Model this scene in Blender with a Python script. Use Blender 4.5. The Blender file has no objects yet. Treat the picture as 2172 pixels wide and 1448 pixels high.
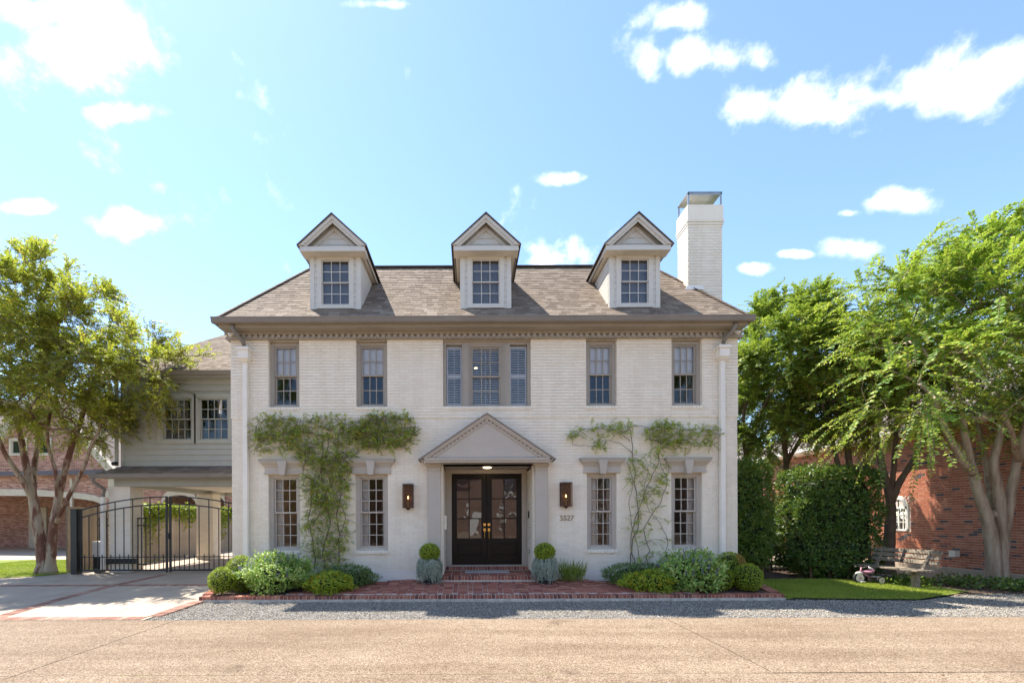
import bpy, math, random
import numpy as np
from mathutils import Vector, Matrix
random.seed(7)
rng = np.random.default_rng(11)
R = math.radians
scene = bpy.context.scene
COL = scene.collection

# ------------------------------------------------------------------ camera
F, CX, HY, CZ, CY = 950.0, 995.0, 1100.0, 1.34, -9.9      # pixels of the 2172 px wide photo; metres
cd = bpy.data.cameras.new('camera'); cam = bpy.data.objects.new('camera', cd); COL.objects.link(cam)
cam.location = (0, CY, CZ); cam.rotation_euler = (R(90), 0.0042, 0)
cd.sensor_width = 36.0; cd.lens = 36.0 * F / 2172.0
cd.shift_x = (1086 - CX) / 2172.0; cd.shift_y = (HY - 724) / 2172.0
cd.clip_start = 0.05; cd.clip_end = 3000
scene.camera = cam

# ------------------------------------------------------------------ world, sun, exposure
SUN_DIR = Vector((-0.40, 0.335, 1.0)).normalized()          # towards the sun: behind the house, over its far corner
SUN_EL = math.asin(SUN_DIR.z); SUN_AZ = math.atan2(SUN_DIR.x, SUN_DIR.y)
world = bpy.data.worlds.new('World'); scene.world = world; world.use_nodes = True
def build_world():
    nt = world.node_tree; N = nt.nodes; L = nt.links; N.clear()
    out = N.new('ShaderNodeOutputWorld'); bg = N.new('ShaderNodeBackground')
    sky = N.new('ShaderNodeTexSky'); sky.sky_type = 'NISHITA'; sky.sun_disc = False
    sky.sun_elevation = SUN_EL; sky.sun_rotation = SUN_AZ
    sky.altitude = 0; sky.air_density = 1.0; sky.dust_density = 0.2; sky.ozone_density = 3.2
    tc = N.new('ShaderNodeTexCoord')
    # clouds: soft puffs at a few bearings, frayed by noise; more are added round the dome for their light
    clouds = [(1480, 115, 120, 34), (1990, 195, 230, 52), (1740, 235, 150, 44), (2090, 175, 110, 64), (1870, 210, 150, 40), (1905, 432, 75, 24),
              (1800, 456, 26, 10), (1815, 528, 55, 22), (290, 472, 85, 27), (72, 436, 48, 13), (1212, 380, 48, 13),
              (215, 90, 130, 85), (90, 15, 150, 40), (260, 240, 70, 22), (1600, 572, 24, 10), (1690, 541, 28, 7), (1430, 40, 60, 28), (820, 8, 70, 12)]
    noise = N.new('ShaderNodeTexNoise'); noise.inputs['Scale'].default_value = 13.0; noise.inputs['Detail'].default_value = 7.0; noise.inputs['Roughness'].default_value = 0.6
    L.new(tc.outputs['Generated'], noise.inputs['Vector'])
    acc = None
    for px, py, rx, ry in clouds:
        d = Vector(((px - CX) / F, 1.0, (HY - py) / F)); k = d.length; d.normalize()
        e1 = Vector(((px + 1 - CX) / F, 1.0, (HY - py) / F)).normalized() - d; e2 = Vector(((px - CX) / F, 1.0, (HY - py + 1) / F)).normalized() - d
        nn = e1.cross(e2); right = e2.cross(nn) / nn.length_squared; up = nn.cross(e1) / nn.length_squared
        sub = N.new('ShaderNodeVectorMath'); sub.operation = 'SUBTRACT'; L.new(tc.outputs['Generated'], sub.inputs[0]); sub.inputs[1].default_value = d
        q = []
        for ax, rr in ((right, rx), (up, ry)):
            dt = N.new('ShaderNodeVectorMath'); dt.operation = 'DOT_PRODUCT'; L.new(sub.outputs[0], dt.inputs[0])
            dt.inputs[1].default_value = ax / rr; q.append(dt.outputs['Value'])
        comb = N.new('ShaderNodeCombineXYZ'); L.new(q[0], comb.inputs[0]); L.new(q[1], comb.inputs[1])
        ln = N.new('ShaderNodeVectorMath'); ln.operation = 'LENGTH'; L.new(comb.outputs[0], ln.inputs[0])
        if acc is None: acc = ln.outputs['Value']
        else:
            a = N.new('ShaderNodeMath'); a.operation = 'MINIMUM'; L.new(acc, a.inputs[0]); L.new(ln.outputs['Value'], a.inputs[1]); acc = a.outputs[0]
    def math_(op, a, b):
        x = N.new('ShaderNodeMath'); x.operation = op
        for i, v in enumerate((a, b)):
            if isinstance(v, (int, float)): x.inputs[i].default_value = v
            else: L.new(v, x.inputs[i])
        return x.outputs[0]
    big = N.new('ShaderNodeTexNoise'); big.noise_dimensions = '4D'; big.inputs['W'].default_value = 1.87; big.inputs['Scale'].default_value = 2.6; big.inputs['Detail'].default_value = 2.5; L.new(tc.outputs['Generated'], big.inputs['Vector'])
    every = math_('MULTIPLY', math_('SUBTRACT', 0.72, big.outputs['Fac']), 9.0)           # clouds added all round, mostly unseen, to brighten the house front
    near = math_('MINIMUM', acc, math_('MAXIMUM', every, 0.0))
    ragged = math_('ADD', near, math_('MULTIPLY', math_('SUBTRACT', noise.outputs['Fac'], 0.5), 4.6))
    ss = N.new('ShaderNodeMapRange'); ss.interpolation_type = 'SMOOTHSTEP'
    ss.inputs['From Min'].default_value = 1.5; ss.inputs['From Max'].default_value = -0.5; L.new(ragged, ss.inputs['Value'])
    mix = N.new('ShaderNodeMix'); mix.data_type = 'RGBA'
    L.new(ss.outputs[0], mix.inputs['Factor']); L.new(sky.outputs[0], mix.inputs['A']); mix.inputs['B'].default_value = CLOUD
    L.new(mix.outputs['Result'], bg.inputs['Color']); bg.inputs['Strength'].default_value = SKY
    L.new(bg.outputs[0], out.inputs[0])
SKY = 0.087; CLOUD = (8.2, 7.9, 7.5, 1)  # clouds brightened for the light they throw on the house front
build_world()
sl = bpy.data.lights.new('sun', 'SUN'); sun = bpy.data.objects.new('sun', sl); COL.objects.link(sun)
sl.energy = 3.05; sl.angle = R(0.55); sl.color = (1.0, 0.94, 0.85)
sun.rotation_euler = SUN_DIR.to_track_quat('Z', 'Y').to_euler()
vs = scene.view_settings; vs.view_transform = 'Standard'; vs.look = 'None'; vs.gamma = 1.0; vs.use_curve_mapping = False
vs.exposure = 1.98
scene.cycles.max_bounces = 8; scene.cycles.transparent_max_bounces = 24; scene.cycles.use_denoising = True
scene.cycles.caustics_reflective = False; scene.cycles.caustics_refractive = False

# ------------------------------------------------------------------ helpers
def P(px, py, Z):
    return Vector(((px - CX) * Z / F, CY + Z, CZ + (HY - py) * Z / F))
ZF = -CY
def fx(px, Z=ZF): return (px - CX) * Z / F
def fz(py, Z=ZF): return CZ + (HY - py) * Z / F

class NT:
    def __init__(s, name):
        s.m = bpy.data.materials.new(name); s.m.use_nodes = True; s.t = s.m.node_tree; s.N = s.t.nodes; s.L = s.t.links
        s.b = s.N['Principled BSDF']
    def n(s, typ, ins=None, **kw):
        x = s.N.new('ShaderNode' + typ)
        for k, v in kw.items(): setattr(x, k, v)
        for k, v in (ins or {}).items():
            if isinstance(v, bpy.types.NodeSocket): s.L.new(v, x.inputs[k])
            else: x.inputs[k].default_value = v
        return x
    def obj(s): return s.n('TexCoord').outputs['Object']
    def noise(s, scale, detail=4, rough=0.55, vec=None):
        return s.n('TexNoise', {'Vector': vec or s.obj(), 'Scale': scale, 'Detail': detail, 'Roughness': rough}).outputs['Fac']
    def ramp(s, fac, stops):
        r = s.n('ValToRGB', {'Fac': fac}); e = r.color_ramp.elements
        while len(e) < len(stops): e.new(0.5)
        for el, (p, c) in zip(e, stops): el.position = p; el.color = (*c, 1)
        return r.outputs['Color']
    def mixc(s, f, a, b, mode='MIX'):
        x = s.n('Mix', data_type='RGBA', blend_type=mode)
        for k, v in (('Factor', f), ('A', a), ('B', b)):
            if isinstance(v, bpy.types.NodeSocket): s.L.new(v, x.inputs[k])
            else: x.inputs[k].default_value = v if k == 'Factor' else (*v, 1)
        return x.outputs['Result']
    def mul(s, a, b, op='MULTIPLY'):
        x = s.n('Math', operation=op)
        for i, v in enumerate((a, b)):
            if isinstance(v, bpy.types.NodeSocket): s.L.new(v, x.inputs[i])
            else: x.inputs[i].default_value = v
        return x.outputs[0]
    def bump(s, h, strength, dist=0.01):
        b = s.n('Bump', {'Height': h, 'Strength': strength, 'Distance': dist}); s.L.new(b.outputs[0], s.b.inputs['Normal'])
    def rnd(s):                                                  # a random number per object or per face
        a = s.n('Attribute', attribute_name='rnd').outputs['Fac']; o = s.n('ObjectInfo').outputs['Random']
        return s.n('Math', {0: s.mul(a, o, 'ADD')}, operation='FRACT').outputs[0]
    def set(s, **kw):
        for k, v in kw.items():
            k = {'color': 'Base Color', 'rough': 'Roughness', 'metal': 'Metallic', 'spec': 'Specular IOR Level'}.get(k, k)
            if isinstance(v, bpy.types.NodeSocket): s.L.new(v, s.b.inputs[k])
            elif k == 'Base Color': s.b.inputs[k].default_value = (*v, 1)
            else: s.b.inputs[k].default_value = v
        return s.m

def plain(name, c, rough=0.6, var=0.12, scale=6.0, bump=0.0, metal=0.0, bscale=60.0, spec=0.4):
    t = NT(name); c = np.array(c)
    col = t.ramp(t.noise(scale, 5, 0.6), [(0.3, tuple(c * (1 - var))), (0.7, tuple(np.minimum(c * (1 + var), 0.95)))])
    if bump: t.bump(t.noise(bscale, 3), bump, 0.004)
    return t.set(color=col, rough=rough, metal=metal, spec=spec)
def pieces(name, stops, rough=0.8, grain=60.0, gv=0.25, bump=0.3, blotch=2.5, bv=0.15):
    """material for counted pieces: hue by a random number per piece, plus grain and large blotches"""
    t = NT(name); base = t.ramp(t.rnd(), stops)
    pos = t.n('NewGeometry').outputs['Position']; g = t.noise(grain, 4, 0.7, pos); b = t.noise(blotch, 3, 0.55, pos)
    base = t.mixc(gv, base, t.ramp(g, [(0.3, (0.25, 0.25, 0.25)), (0.7, (1, 1, 1))]), 'MULTIPLY')
    base = t.mixc(bv * 2, base, t.ramp(b, [(0.35, (0.55, 0.55, 0.55)), (0.65, (1, 1, 1))]), 'MULTIPLY')
    t.bump(g, bump, 0.004)
    return t.set(color=base, rough=rough, spec=0.25)
def leafmat(name, stops, trans=0.35, rough=0.5, spec=0.35):
    t = NT(name); col = t.ramp(t.rnd(), stops)
    t.set(color=col, rough=rough, spec=spec)
    tr = t.n('BsdfTranslucent', {'Color': t.mixc(0.5, col, (0.42, 0.52, 0.05))})
    mx = t.n('MixShader', {0: trans, 1: t.b.outputs[0], 2: tr.outputs[0]})
    t.L.new(mx.outputs[0], t.N['Material Output'].inputs['Surface'])
    return t.m

def painted_brick(name, stops, *a):
    m = pieces(name, stops, *a); nt = m.node_tree; b = nt.nodes['Principled BSDF']; src = b.inputs['Base Color'].links[0].from_socket
    pos = nt.nodes.new('ShaderNodeNewGeometry'); mp = nt.nodes.new('ShaderNodeMapping'); mp.inputs['Scale'].default_value = (2.6, 2.6, 0.35); nt.links.new(pos.outputs['Position'], mp.inputs['Vector'])
    nz = nt.nodes.new('ShaderNodeTexNoise'); nz.inputs['Scale'].default_value = 1.6; nz.inputs['Detail'].default_value = 7; nz.inputs['Roughness'].default_value = 0.7; nt.links.new(mp.outputs[0], nz.inputs['Vector'])
    rp = nt.nodes.new('ShaderNodeValToRGB'); rp.color_ramp.elements[0].position = 0.38; rp.color_ramp.elements[0].color = (0.80, 0.76, 0.70, 1); rp.color_ramp.elements[1].position = 0.56; rp.color_ramp.elements[1].color = (1, 1, 1, 1); nt.links.new(nz.outputs['Fac'], rp.inputs['Fac'])
    mx = nt.nodes.new('ShaderNodeMix'); mx.data_type = 'RGBA'; mx.blend_type = 'MULTIPLY'; mx.inputs['Factor'].default_value = 0.28; nt.links.new(src, mx.inputs['A']); nt.links.new(rp.outputs[0], mx.inputs['B']); nt.links.new(mx.outputs['Result'], b.inputs['Base Color'])
    return m
M = {}
M['white_brick'] = painted_brick('white_painted_brick', [(0, (0.85, 0.77, 0.635)), (0.5, (0.88, 0.80, 0.665)), (1, (0.90, 0.83, 0.70))], 0.55, 45, 0.05, 0.12, 1.2, 0.03)
M['white_mortar'] = plain('white_painted_mortar', (0.81, 0.74, 0.63), 0.7, 0.08, 8, 0.3)
M['white_paint'] = plain('white_paint', (0.84, 0.79, 0.70), 0.5, 0.04, 3, 0.1)
M['trim'] = plain('taupe_grey_paint', (0.37, 0.33, 0.275), 0.5, 0.06, 2.5, 0.08)
M['trim_light'] = plain('pale_grey_paint', (0.49, 0.44, 0.375), 0.5, 0.05, 2.5, 0.08)
M['dormer'] = plain('pale_putty_paint', (0.60, 0.575, 0.51), 0.5, 0.05, 3, 0.1)
M['siding'] = plain('sage_grey_siding', (0.385, 0.389, 0.344), 0.55, 0.06, 3, 0.12)
M['gutter'] = plain('bronze_gutter', (0.225, 0.20, 0.175), 0.45, 0.1, 3)
M['dark_edge'] = plain('dark_shingle_edge', (0.12, 0.10, 0.085), 0.8)
M['shingle'] = pieces('weathered_shingle', [(0, (0.181, 0.133, 0.095)), (0.35, (0.228, 0.172, 0.125)), (0.7, (0.267, 0.206, 0.150)), (1, (0.331, 0.262, 0.198))], 0.9, 90, 0.25, 0.4, 0.8, 0.12)
M['shingle_grey'] = pieces('mauve_grey_shingle', [(0, (0.17, 0.135, 0.12)), (1, (0.28, 0.235, 0.21))], 0.9, 90, 0.3, 0.5, 0.8, 0.1)
M['door'] = plain('black_door_paint', (0.008, 0.006, 0.005), 0.38, 0.2, 5, 0, spec=0.28)
M['brass'] = plain('brass', (0.72, 0.46, 0.14), 0.25, 0.05, 3, 0, 1.0)
M['bronze'] = plain('aged_bronze', (0.085, 0.055, 0.042), 0.45, 0.35, 14, 0.1, 0.6)
M['steel'] = plain('galvanised_steel', (0.42, 0.44, 0.45), 0.38, 0.12, 8, 0, 0.8)
M['iron'] = plain('black_iron', (0.012, 0.013, 0.015), 0.45, 0.2, 8, 0.05)
M['red_brick'] = pieces('red_paver', [(0, (0.19, 0.075, 0.055)), (0.3, (0.35, 0.12, 0.08)), (0.7, (0.43, 0.165, 0.11)), (1, (0.52, 0.25, 0.165))], 0.85, 70, 0.3, 0.5, 3, 0.15)
M['dusty_brick'] = pieces('dusty_paver', [(0, (0.24, 0.12, 0.09)), (0.5, (0.36, 0.19, 0.14)), (1, (0.46, 0.29, 0.22))], 0.9, 70, 0.3, 0.4, 3, 0.15)
M['mortar'] = plain('pale_mortar', (0.60, 0.54, 0.47), 0.9, 0.15, 20, 0.4)
M['orange_brick'] = pieces('orange_red_brick', [(0, (0.10, 0.085, 0.085)), (0.08, (0.13, 0.10, 0.10)), (0.12, (0.42, 0.135, 0.07)), (0.6, (0.50, 0.18, 0.10)), (1, (0.56, 0.235, 0.14))], 0.85, 60, 0.25, 0.4, 2, 0.1)
M['concrete'] = plain('driveway_concrete', (0.378, 0.304, 0.229), 0.85, 0.16, 1.3, 0.3)
M['concrete_old'] = plain('stained_concrete', (0.50, 0.45, 0.38), 0.9, 0.35, 7, 0.5)
M['soil'] = plain('bark_mulch', (0.095, 0.062, 0.042), 0.95, 0.5, 25, 1.0)
M['earth'] = plain('earth', (0.12, 0.105, 0.065), 0.95, 0.3, 1.5, 0.6)
t = NT('smooth_tan_bark'); b_ = t.noise(7.0, 6, 0.65, t.n('Mapping', {'Vector': t.obj(), 'Scale': (1, 1, 0.16)}).outputs[0]); t.bump(b_, 0.5, 0.02)
M['bark'] = t.set(color=t.ramp(b_, [(0.28, (0.13, 0.085, 0.055)), (0.42, (0.27, 0.195, 0.13)), (0.52, (0.36, 0.28, 0.20)), (0.7, (0.47, 0.39, 0.29))]), rough=0.75)
M['twig'] = plain('twig_bark', (0.20, 0.14, 0.09), 0.8, 0.25, 5)
M['vine_wood'] = plain('grey_vine_wood', (0.22, 0.18, 0.14), 0.85, 0.25, 12, 0.4)
M['wood_grey'] = plain('weathered_bench_wood', (0.23, 0.185, 0.135), 0.85, 0.45, 9, 0.5)
M['curtain'] = plain('white_curtain', (0.86, 0.84, 0.80), 0.8, 0.04, 3)
M['blind'] = plain('white_blind', (0.90, 0.88, 0.84), 0.7, 0.03, 3)
M['room'] = plain('room_plaster', (0.30, 0.27, 0.24), 0.9, 0.1, 2)
M['ceiling'] = plain('white_ceiling', (0.74, 0.71, 0.65), 0.7, 0.04, 2)
M['stone'] = plain('cream_stone', (0.527, 0.476, 0.391), 0.8, 0.1, 4, 0.2)
M['rubber'] = plain('black_rubber', (0.02, 0.02, 0.02), 0.7)
M['pink'] = plain('pink_plastic', (0.45, 0.20, 0.26), 0.4, 0.08)
M['chrome'] = plain('chrome', (0.7, 0.7, 0.72), 0.2, 0.03, 3, 0, 1.0)
M['cream'] = plain('cream_plastic', (0.62, 0.56, 0.46), 0.5)
M['mat'] = plain('grey_doormat', (0.46, 0.44, 0.43), 0.95, 0.15, 60, 0.4)
M['shade_grey'] = plain('grey_shade_cloth', (0.22, 0.23, 0.25), 0.9, 0.06, 2)
M['pot'] = plain('black_pot', (0.02, 0.02, 0.02), 0.6)

t = NT('peeling_bark'); b_ = t.noise(5.0, 6, 0.65, t.n('Mapping', {'Vector': t.obj(), 'Scale': (1, 1, 0.28)}).outputs[0])
t.bump(b_, 0.5, 0.02)
M['bark_peel'] = t.set(color=t.ramp(b_, [(0.40, (0.13, 0.055, 0.032)), (0.47, (0.17, 0.075, 0.045)), (0.52, (0.30, 0.235, 0.16)), (0.7, (0.37, 0.31, 0.225))]), rough=0.75)

t = NT('fence_board'); v = t.n('Mapping', {'Vector': t.obj(), 'Scale': (6, 6, 0.7)}).outputs[0]
M['fence'] = t.set(color=t.mixc(0.5, t.ramp(t.rnd(), [(0, (0.26, 0.19, 0.12)), (1, (0.42, 0.33, 0.235))]), t.ramp(t.noise(5, 6, 0.7, v), [(0.3, (0.18, 0.14, 0.10)), (0.7, (0.50, 0.42, 0.32))])), rough=0.9)

# exposed-aggregate road: pebbles of several tans set in cement, joints are modelled
t = NT('exposed_aggregate'); vo = t.n('TexVoronoi', {'Vector': t.obj(), 'Scale': 90.0, 'Randomness': 1.0})
pc = t.ramp(t.n('SeparateColor', {0: vo.outputs['Color']}).outputs[0], [(0, (0.128, 0.092, 0.064)), (0.15, (0.232, 0.172, 0.120)), (0.5, (0.312, 0.244, 0.176)), (0.85, (0.392, 0.316, 0.236)), (1, (0.496, 0.424, 0.336))])
edge = t.ramp(vo.outputs['Distance'], [(0.45, (1, 1, 1)), (0.85, (0.50, 0.42, 0.34))])
col = t.mixc(0.8, pc, edge, 'MULTIPLY')
col = t.mixc(0.55, col, t.ramp(t.noise(0.55, 6, 0.62), [(0.3, (0.62, 0.52, 0.43)), (0.7, (1, 0.97, 0.93))]), 'MULTIPLY')
mp = t.n('Mapping', {'Vector': t.obj(), 'Scale': (0.10, 1.0, 1.0)}).outputs[0]
col = t.mixc(0.6, col, t.ramp(t.noise(1.7, 5, 0.65, mp), [(0.36, (0.58, 0.52, 0.46)), (0.58, (1, 1, 1))]), 'MULTIPLY')
col = t.mixc(0.75, col, t.ramp(t.noise(1.1, 3, 0.5), [(0.63, (1, 1, 1)), (0.73, (0.55, 0.51, 0.47))]), 'MULTIPLY')
col = t.mixc(0.35, col, t.ramp(t.noise(6, 5, 0.7), [(0.3, (0.6, 0.56, 0.5)), (0.6, (1, 1, 1))]), 'MULTIPLY')
t.bump(t.n('Math', {0: 1.0, 1: vo.outputs['Distance']}, operation='SUBTRACT').outputs[0], 0.8, 0.008)
M['road'] = t.set(color=col, rough=0.85, spec=0.3)

t = NT('gravel_bed'); vo = t.n('TexVoronoi', {'Vector': t.obj(), 'Scale': 55.0})
t.bump(vo.outputs['Distance'], 1.0, 0.02)
M['gravel_bed'] = t.set(color=t.ramp(t.n('SeparateColor', {0: vo.outputs['Color']}).outputs[0], [(0, (0.09, 0.09, 0.09)), (0.5, (0.21, 0.205, 0.20)), (1, (0.40, 0.385, 0.36))]), rough=0.9)
M['pebble'] = pieces('grey_pebble', [(0, (0.13, 0.11, 0.09)), (0.4, (0.29, 0.255, 0.205)), (0.8, (0.47, 0.415, 0.34)), (1, (0.66, 0.59, 0.48))], 0.8, 50, 0.15, 0.2, 1.5, 0.05)
M['turf'] = plain('turf_base', (0.16, 0.20, 0.035), 0.95, 0.35, 5, 0.8)
M['grass'] = leafmat('grass_blade', [(0, (0.196, 0.264, 0.025)), (0.5, (0.287, 0.374, 0.040)), (0.9, (0.414, 0.462, 0.070)), (1, (0.529, 0.440, 0.150))], 0.3)

M['leaf_left'] = leafmat('myrtle_leaf_turning', [(0, (0.139, 0.182, 0.026)), (0.35, (0.308, 0.341, 0.038)), (0.65, (0.561, 0.500, 0.052)), (0.88, (0.561, 0.558, 0.071)), (0.96, (0.561, 0.455, 0.071)), (1, (0.561, 0.227, 0.052))], 0.5)
M['leaf_right'] = leafmat('myrtle_leaf_green', [(0, (0.104, 0.216, 0.028)), (0.4, (0.206, 0.368, 0.047)), (0.8, (0.344, 0.517, 0.064)), (0.97, (0.574, 0.573, 0.092)), (1, (0.581, 0.573, 0.147))], 0.42)
M['leaf_mid'] = leafmat('tree_leaf_olive', [(0, (0.085, 0.167, 0.032)), (0.5, (0.182, 0.296, 0.042)), (0.85, (0.363, 0.449, 0.062)), (0.97, (0.628, 0.617, 0.104)), (1, (0.660, 0.309, 0.084))], 0.4)
M['leaf_hedge'] = leafmat('hedge_leaf', [(0, (0.038, 0.089, 0.019)), (0.5, (0.083, 0.164, 0.026)), (0.85, (0.167, 0.254, 0.039)), (1, (0.363, 0.402, 0.077))], 0.25, 0.35, 0.5)
M['leaf_box'] = leafmat('boxwood_leaf', [(0, (0.120, 0.187, 0.018)), (0.5, (0.260, 0.354, 0.027)), (1, (0.499, 0.579, 0.044))], 0.3)
M['leaf_orange'] = leafmat('boxwood_leaf_bronzed', [(0, (0.30, 0.15, 0.05)), (1, (0.50, 0.26, 0.08))], 0.3)
M['leaf_salvia'] = leafmat('salvia_leaf', [(0, (0.151, 0.283, 0.059)), (0.6, (0.301, 0.477, 0.104)), (1, (0.621, 0.660, 0.265))], 0.35)
M['leaf_lantana'] = leafmat('lantana_leaf', [(0, (0.150, 0.234, 0.017)), (0.6, (0.300, 0.398, 0.028)), (1, (0.496, 0.550, 0.056))], 0.35)
M['leaf_dark'] = leafmat('low_shrub_leaf', [(0, (0.053, 0.112, 0.030)), (0.6, (0.112, 0.188, 0.053)), (1, (0.225, 0.300, 0.105))], 0.25)
M['leaf_vine'] = leafmat('vine_leaf', [(0, (0.208, 0.322, 0.037)), (0.6, (0.414, 0.563, 0.065)), (0.93, (0.660, 0.660, 0.111)), (1, (0.660, 0.429, 0.092))], 0.35)
M['leaf_silver'] = leafmat('silver_cascade_leaf', [(0, (0.26, 0.31, 0.24)), (0.6, (0.40, 0.45, 0.36)), (1, (0.58, 0.62, 0.54))], 0.2)
M['leaf_iris'] = leafmat('strap_leaf', [(0, (0.10, 0.16, 0.02)), (1, (0.25, 0.31, 0.06))], 0.3)
M['leaf_ivy'] = leafmat('fence_ivy_leaf', [(0, (0.10, 0.17, 0.015)), (0.5, (0.25, 0.32, 0.03)), (1, (0.45, 0.46, 0.06))], 0.4)
M['petal_purple'] = leafmat('purple_petal', [(0, (0.14, 0.11, 0.32)), (1, (0.30, 0.26, 0.55))], 0.3)
M['petal_yellow'] = leafmat('yellow_petal', [(0, (0.75, 0.38, 0.02)), (1, (0.85, 0.62, 0.05))], 0.3)
M['petal_pink'] = leafmat('pink_petal', [(0, (0.60, 0.28, 0.36)), (1, (0.75, 0.45, 0.50))], 0.3)
M['core'] = plain('dark_shade_fill', (0.018, 0.026, 0.010), 0.95, 0.4, 12)  # near-black: shade inside foliage and unlit rooms put into the colour

def glass(name, tint=(1, 1, 1), refl=1.0):
    t = NT(name); gl = t.n('BsdfGlossy', {'Color': (0.95, 0.97, 1, 1), 'Roughness': 0.015}); tr = t.n('BsdfTransparent', {'Color': (*tint, 1)})
    fr = t.n('Fresnel', {'IOR': 1.5}).outputs[0]
    wav = t.n('Bump', {'Height': t.noise(2.2, 2), 'Strength': 0.10, 'Distance': 0.05}); t.L.new(wav.outputs[0], gl.inputs['Normal'])
    f = t.mul(t.mul(fr, 1.25 * refl), 0.005, 'ADD')
    mx = t.n('MixShader', {0: f, 1: tr.outputs[0], 2: gl.outputs[0]}); t.L.new(mx.outputs[0], t.N['Material Output'].inputs['Surface'])
    return t.m
M['glass'] = glass('window_glass', (0.98, 0.99, 0.99))
M['glass_door'] = glass('door_glass', (0.5, 0.48, 0.46), 2.2)
M['glass_amber'] = glass('lantern_glass', (0.75, 0.62, 0.5), 1.0)
def emit(name, c, s):
    t = NT(name); t.b.inputs['Emission Color'].default_value = (*c, 1); t.b.inputs['Emission Strength'].default_value = s
    return t.set(color=c)
M['bulb'] = emit('lit_bulb', (1.0, 0.62, 0.22), 5.0)
M['downlight'] = emit('lit_downlight', (1.0, 0.78, 0.42), 2.2)

# ---- mesh building
def np_mesh(name, V, Fq, rnd=None, smooth=False):
    me = bpy.data.meshes.new(name); V = np.asarray(V, np.float32); Fq = np.asarray(Fq, np.int32)
    k = Fq.shape[1]; nf = len(Fq)
    me.vertices.add(len(V)); me.vertices.foreach_set('co', V.ravel())
    me.loops.add(nf * k); me.loops.foreach_set('vertex_index', Fq.ravel())
    me.polygons.add(nf); me.polygons.foreach_set('loop_start', np.arange(0, nf * k, k, dtype=np.int32))
    me.polygons.foreach_set('loop_total', np.full(nf, k, np.int32))
    me.polygons.foreach_set('use_smooth', np.full(nf, bool(smooth)))
    if rnd is not None:
        at = me.attributes.new('rnd', 'FLOAT', 'FACE'); at.data.foreach_set('value', np.asarray(rnd, np.float32))
    me.update(calc_edges=True)
    return me
ORG = {}
def origin(o): return ORG.get(o.name, Vector((0, 0, 0))) if o else Vector((0, 0, 0))
def link(name, me, mat, parent=None, loc=None):
    o = bpy.data.objects.new(name, me); COL.objects.link(o)
    if mat is not None and me is not None and not me.materials: me.materials.append(mat)
    if parent: o.parent = parent
    if loc is not None: o.location = loc
    return o
def tag(o, label=None, cat=None, group=None, kind=None):
    for k, v in (('label', label), ('category', cat), ('group', group), ('kind', kind)):
        if v: o[k] = v
    return o
def thing(name, loc, label, cat, group=None):
    o = bpy.data.objects.new(name, None); COL.objects.link(o); o.location = loc; o.empty_display_size = 0.2
    ORG[o.name] = Vector(loc); return tag(o, label, cat, group)

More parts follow.
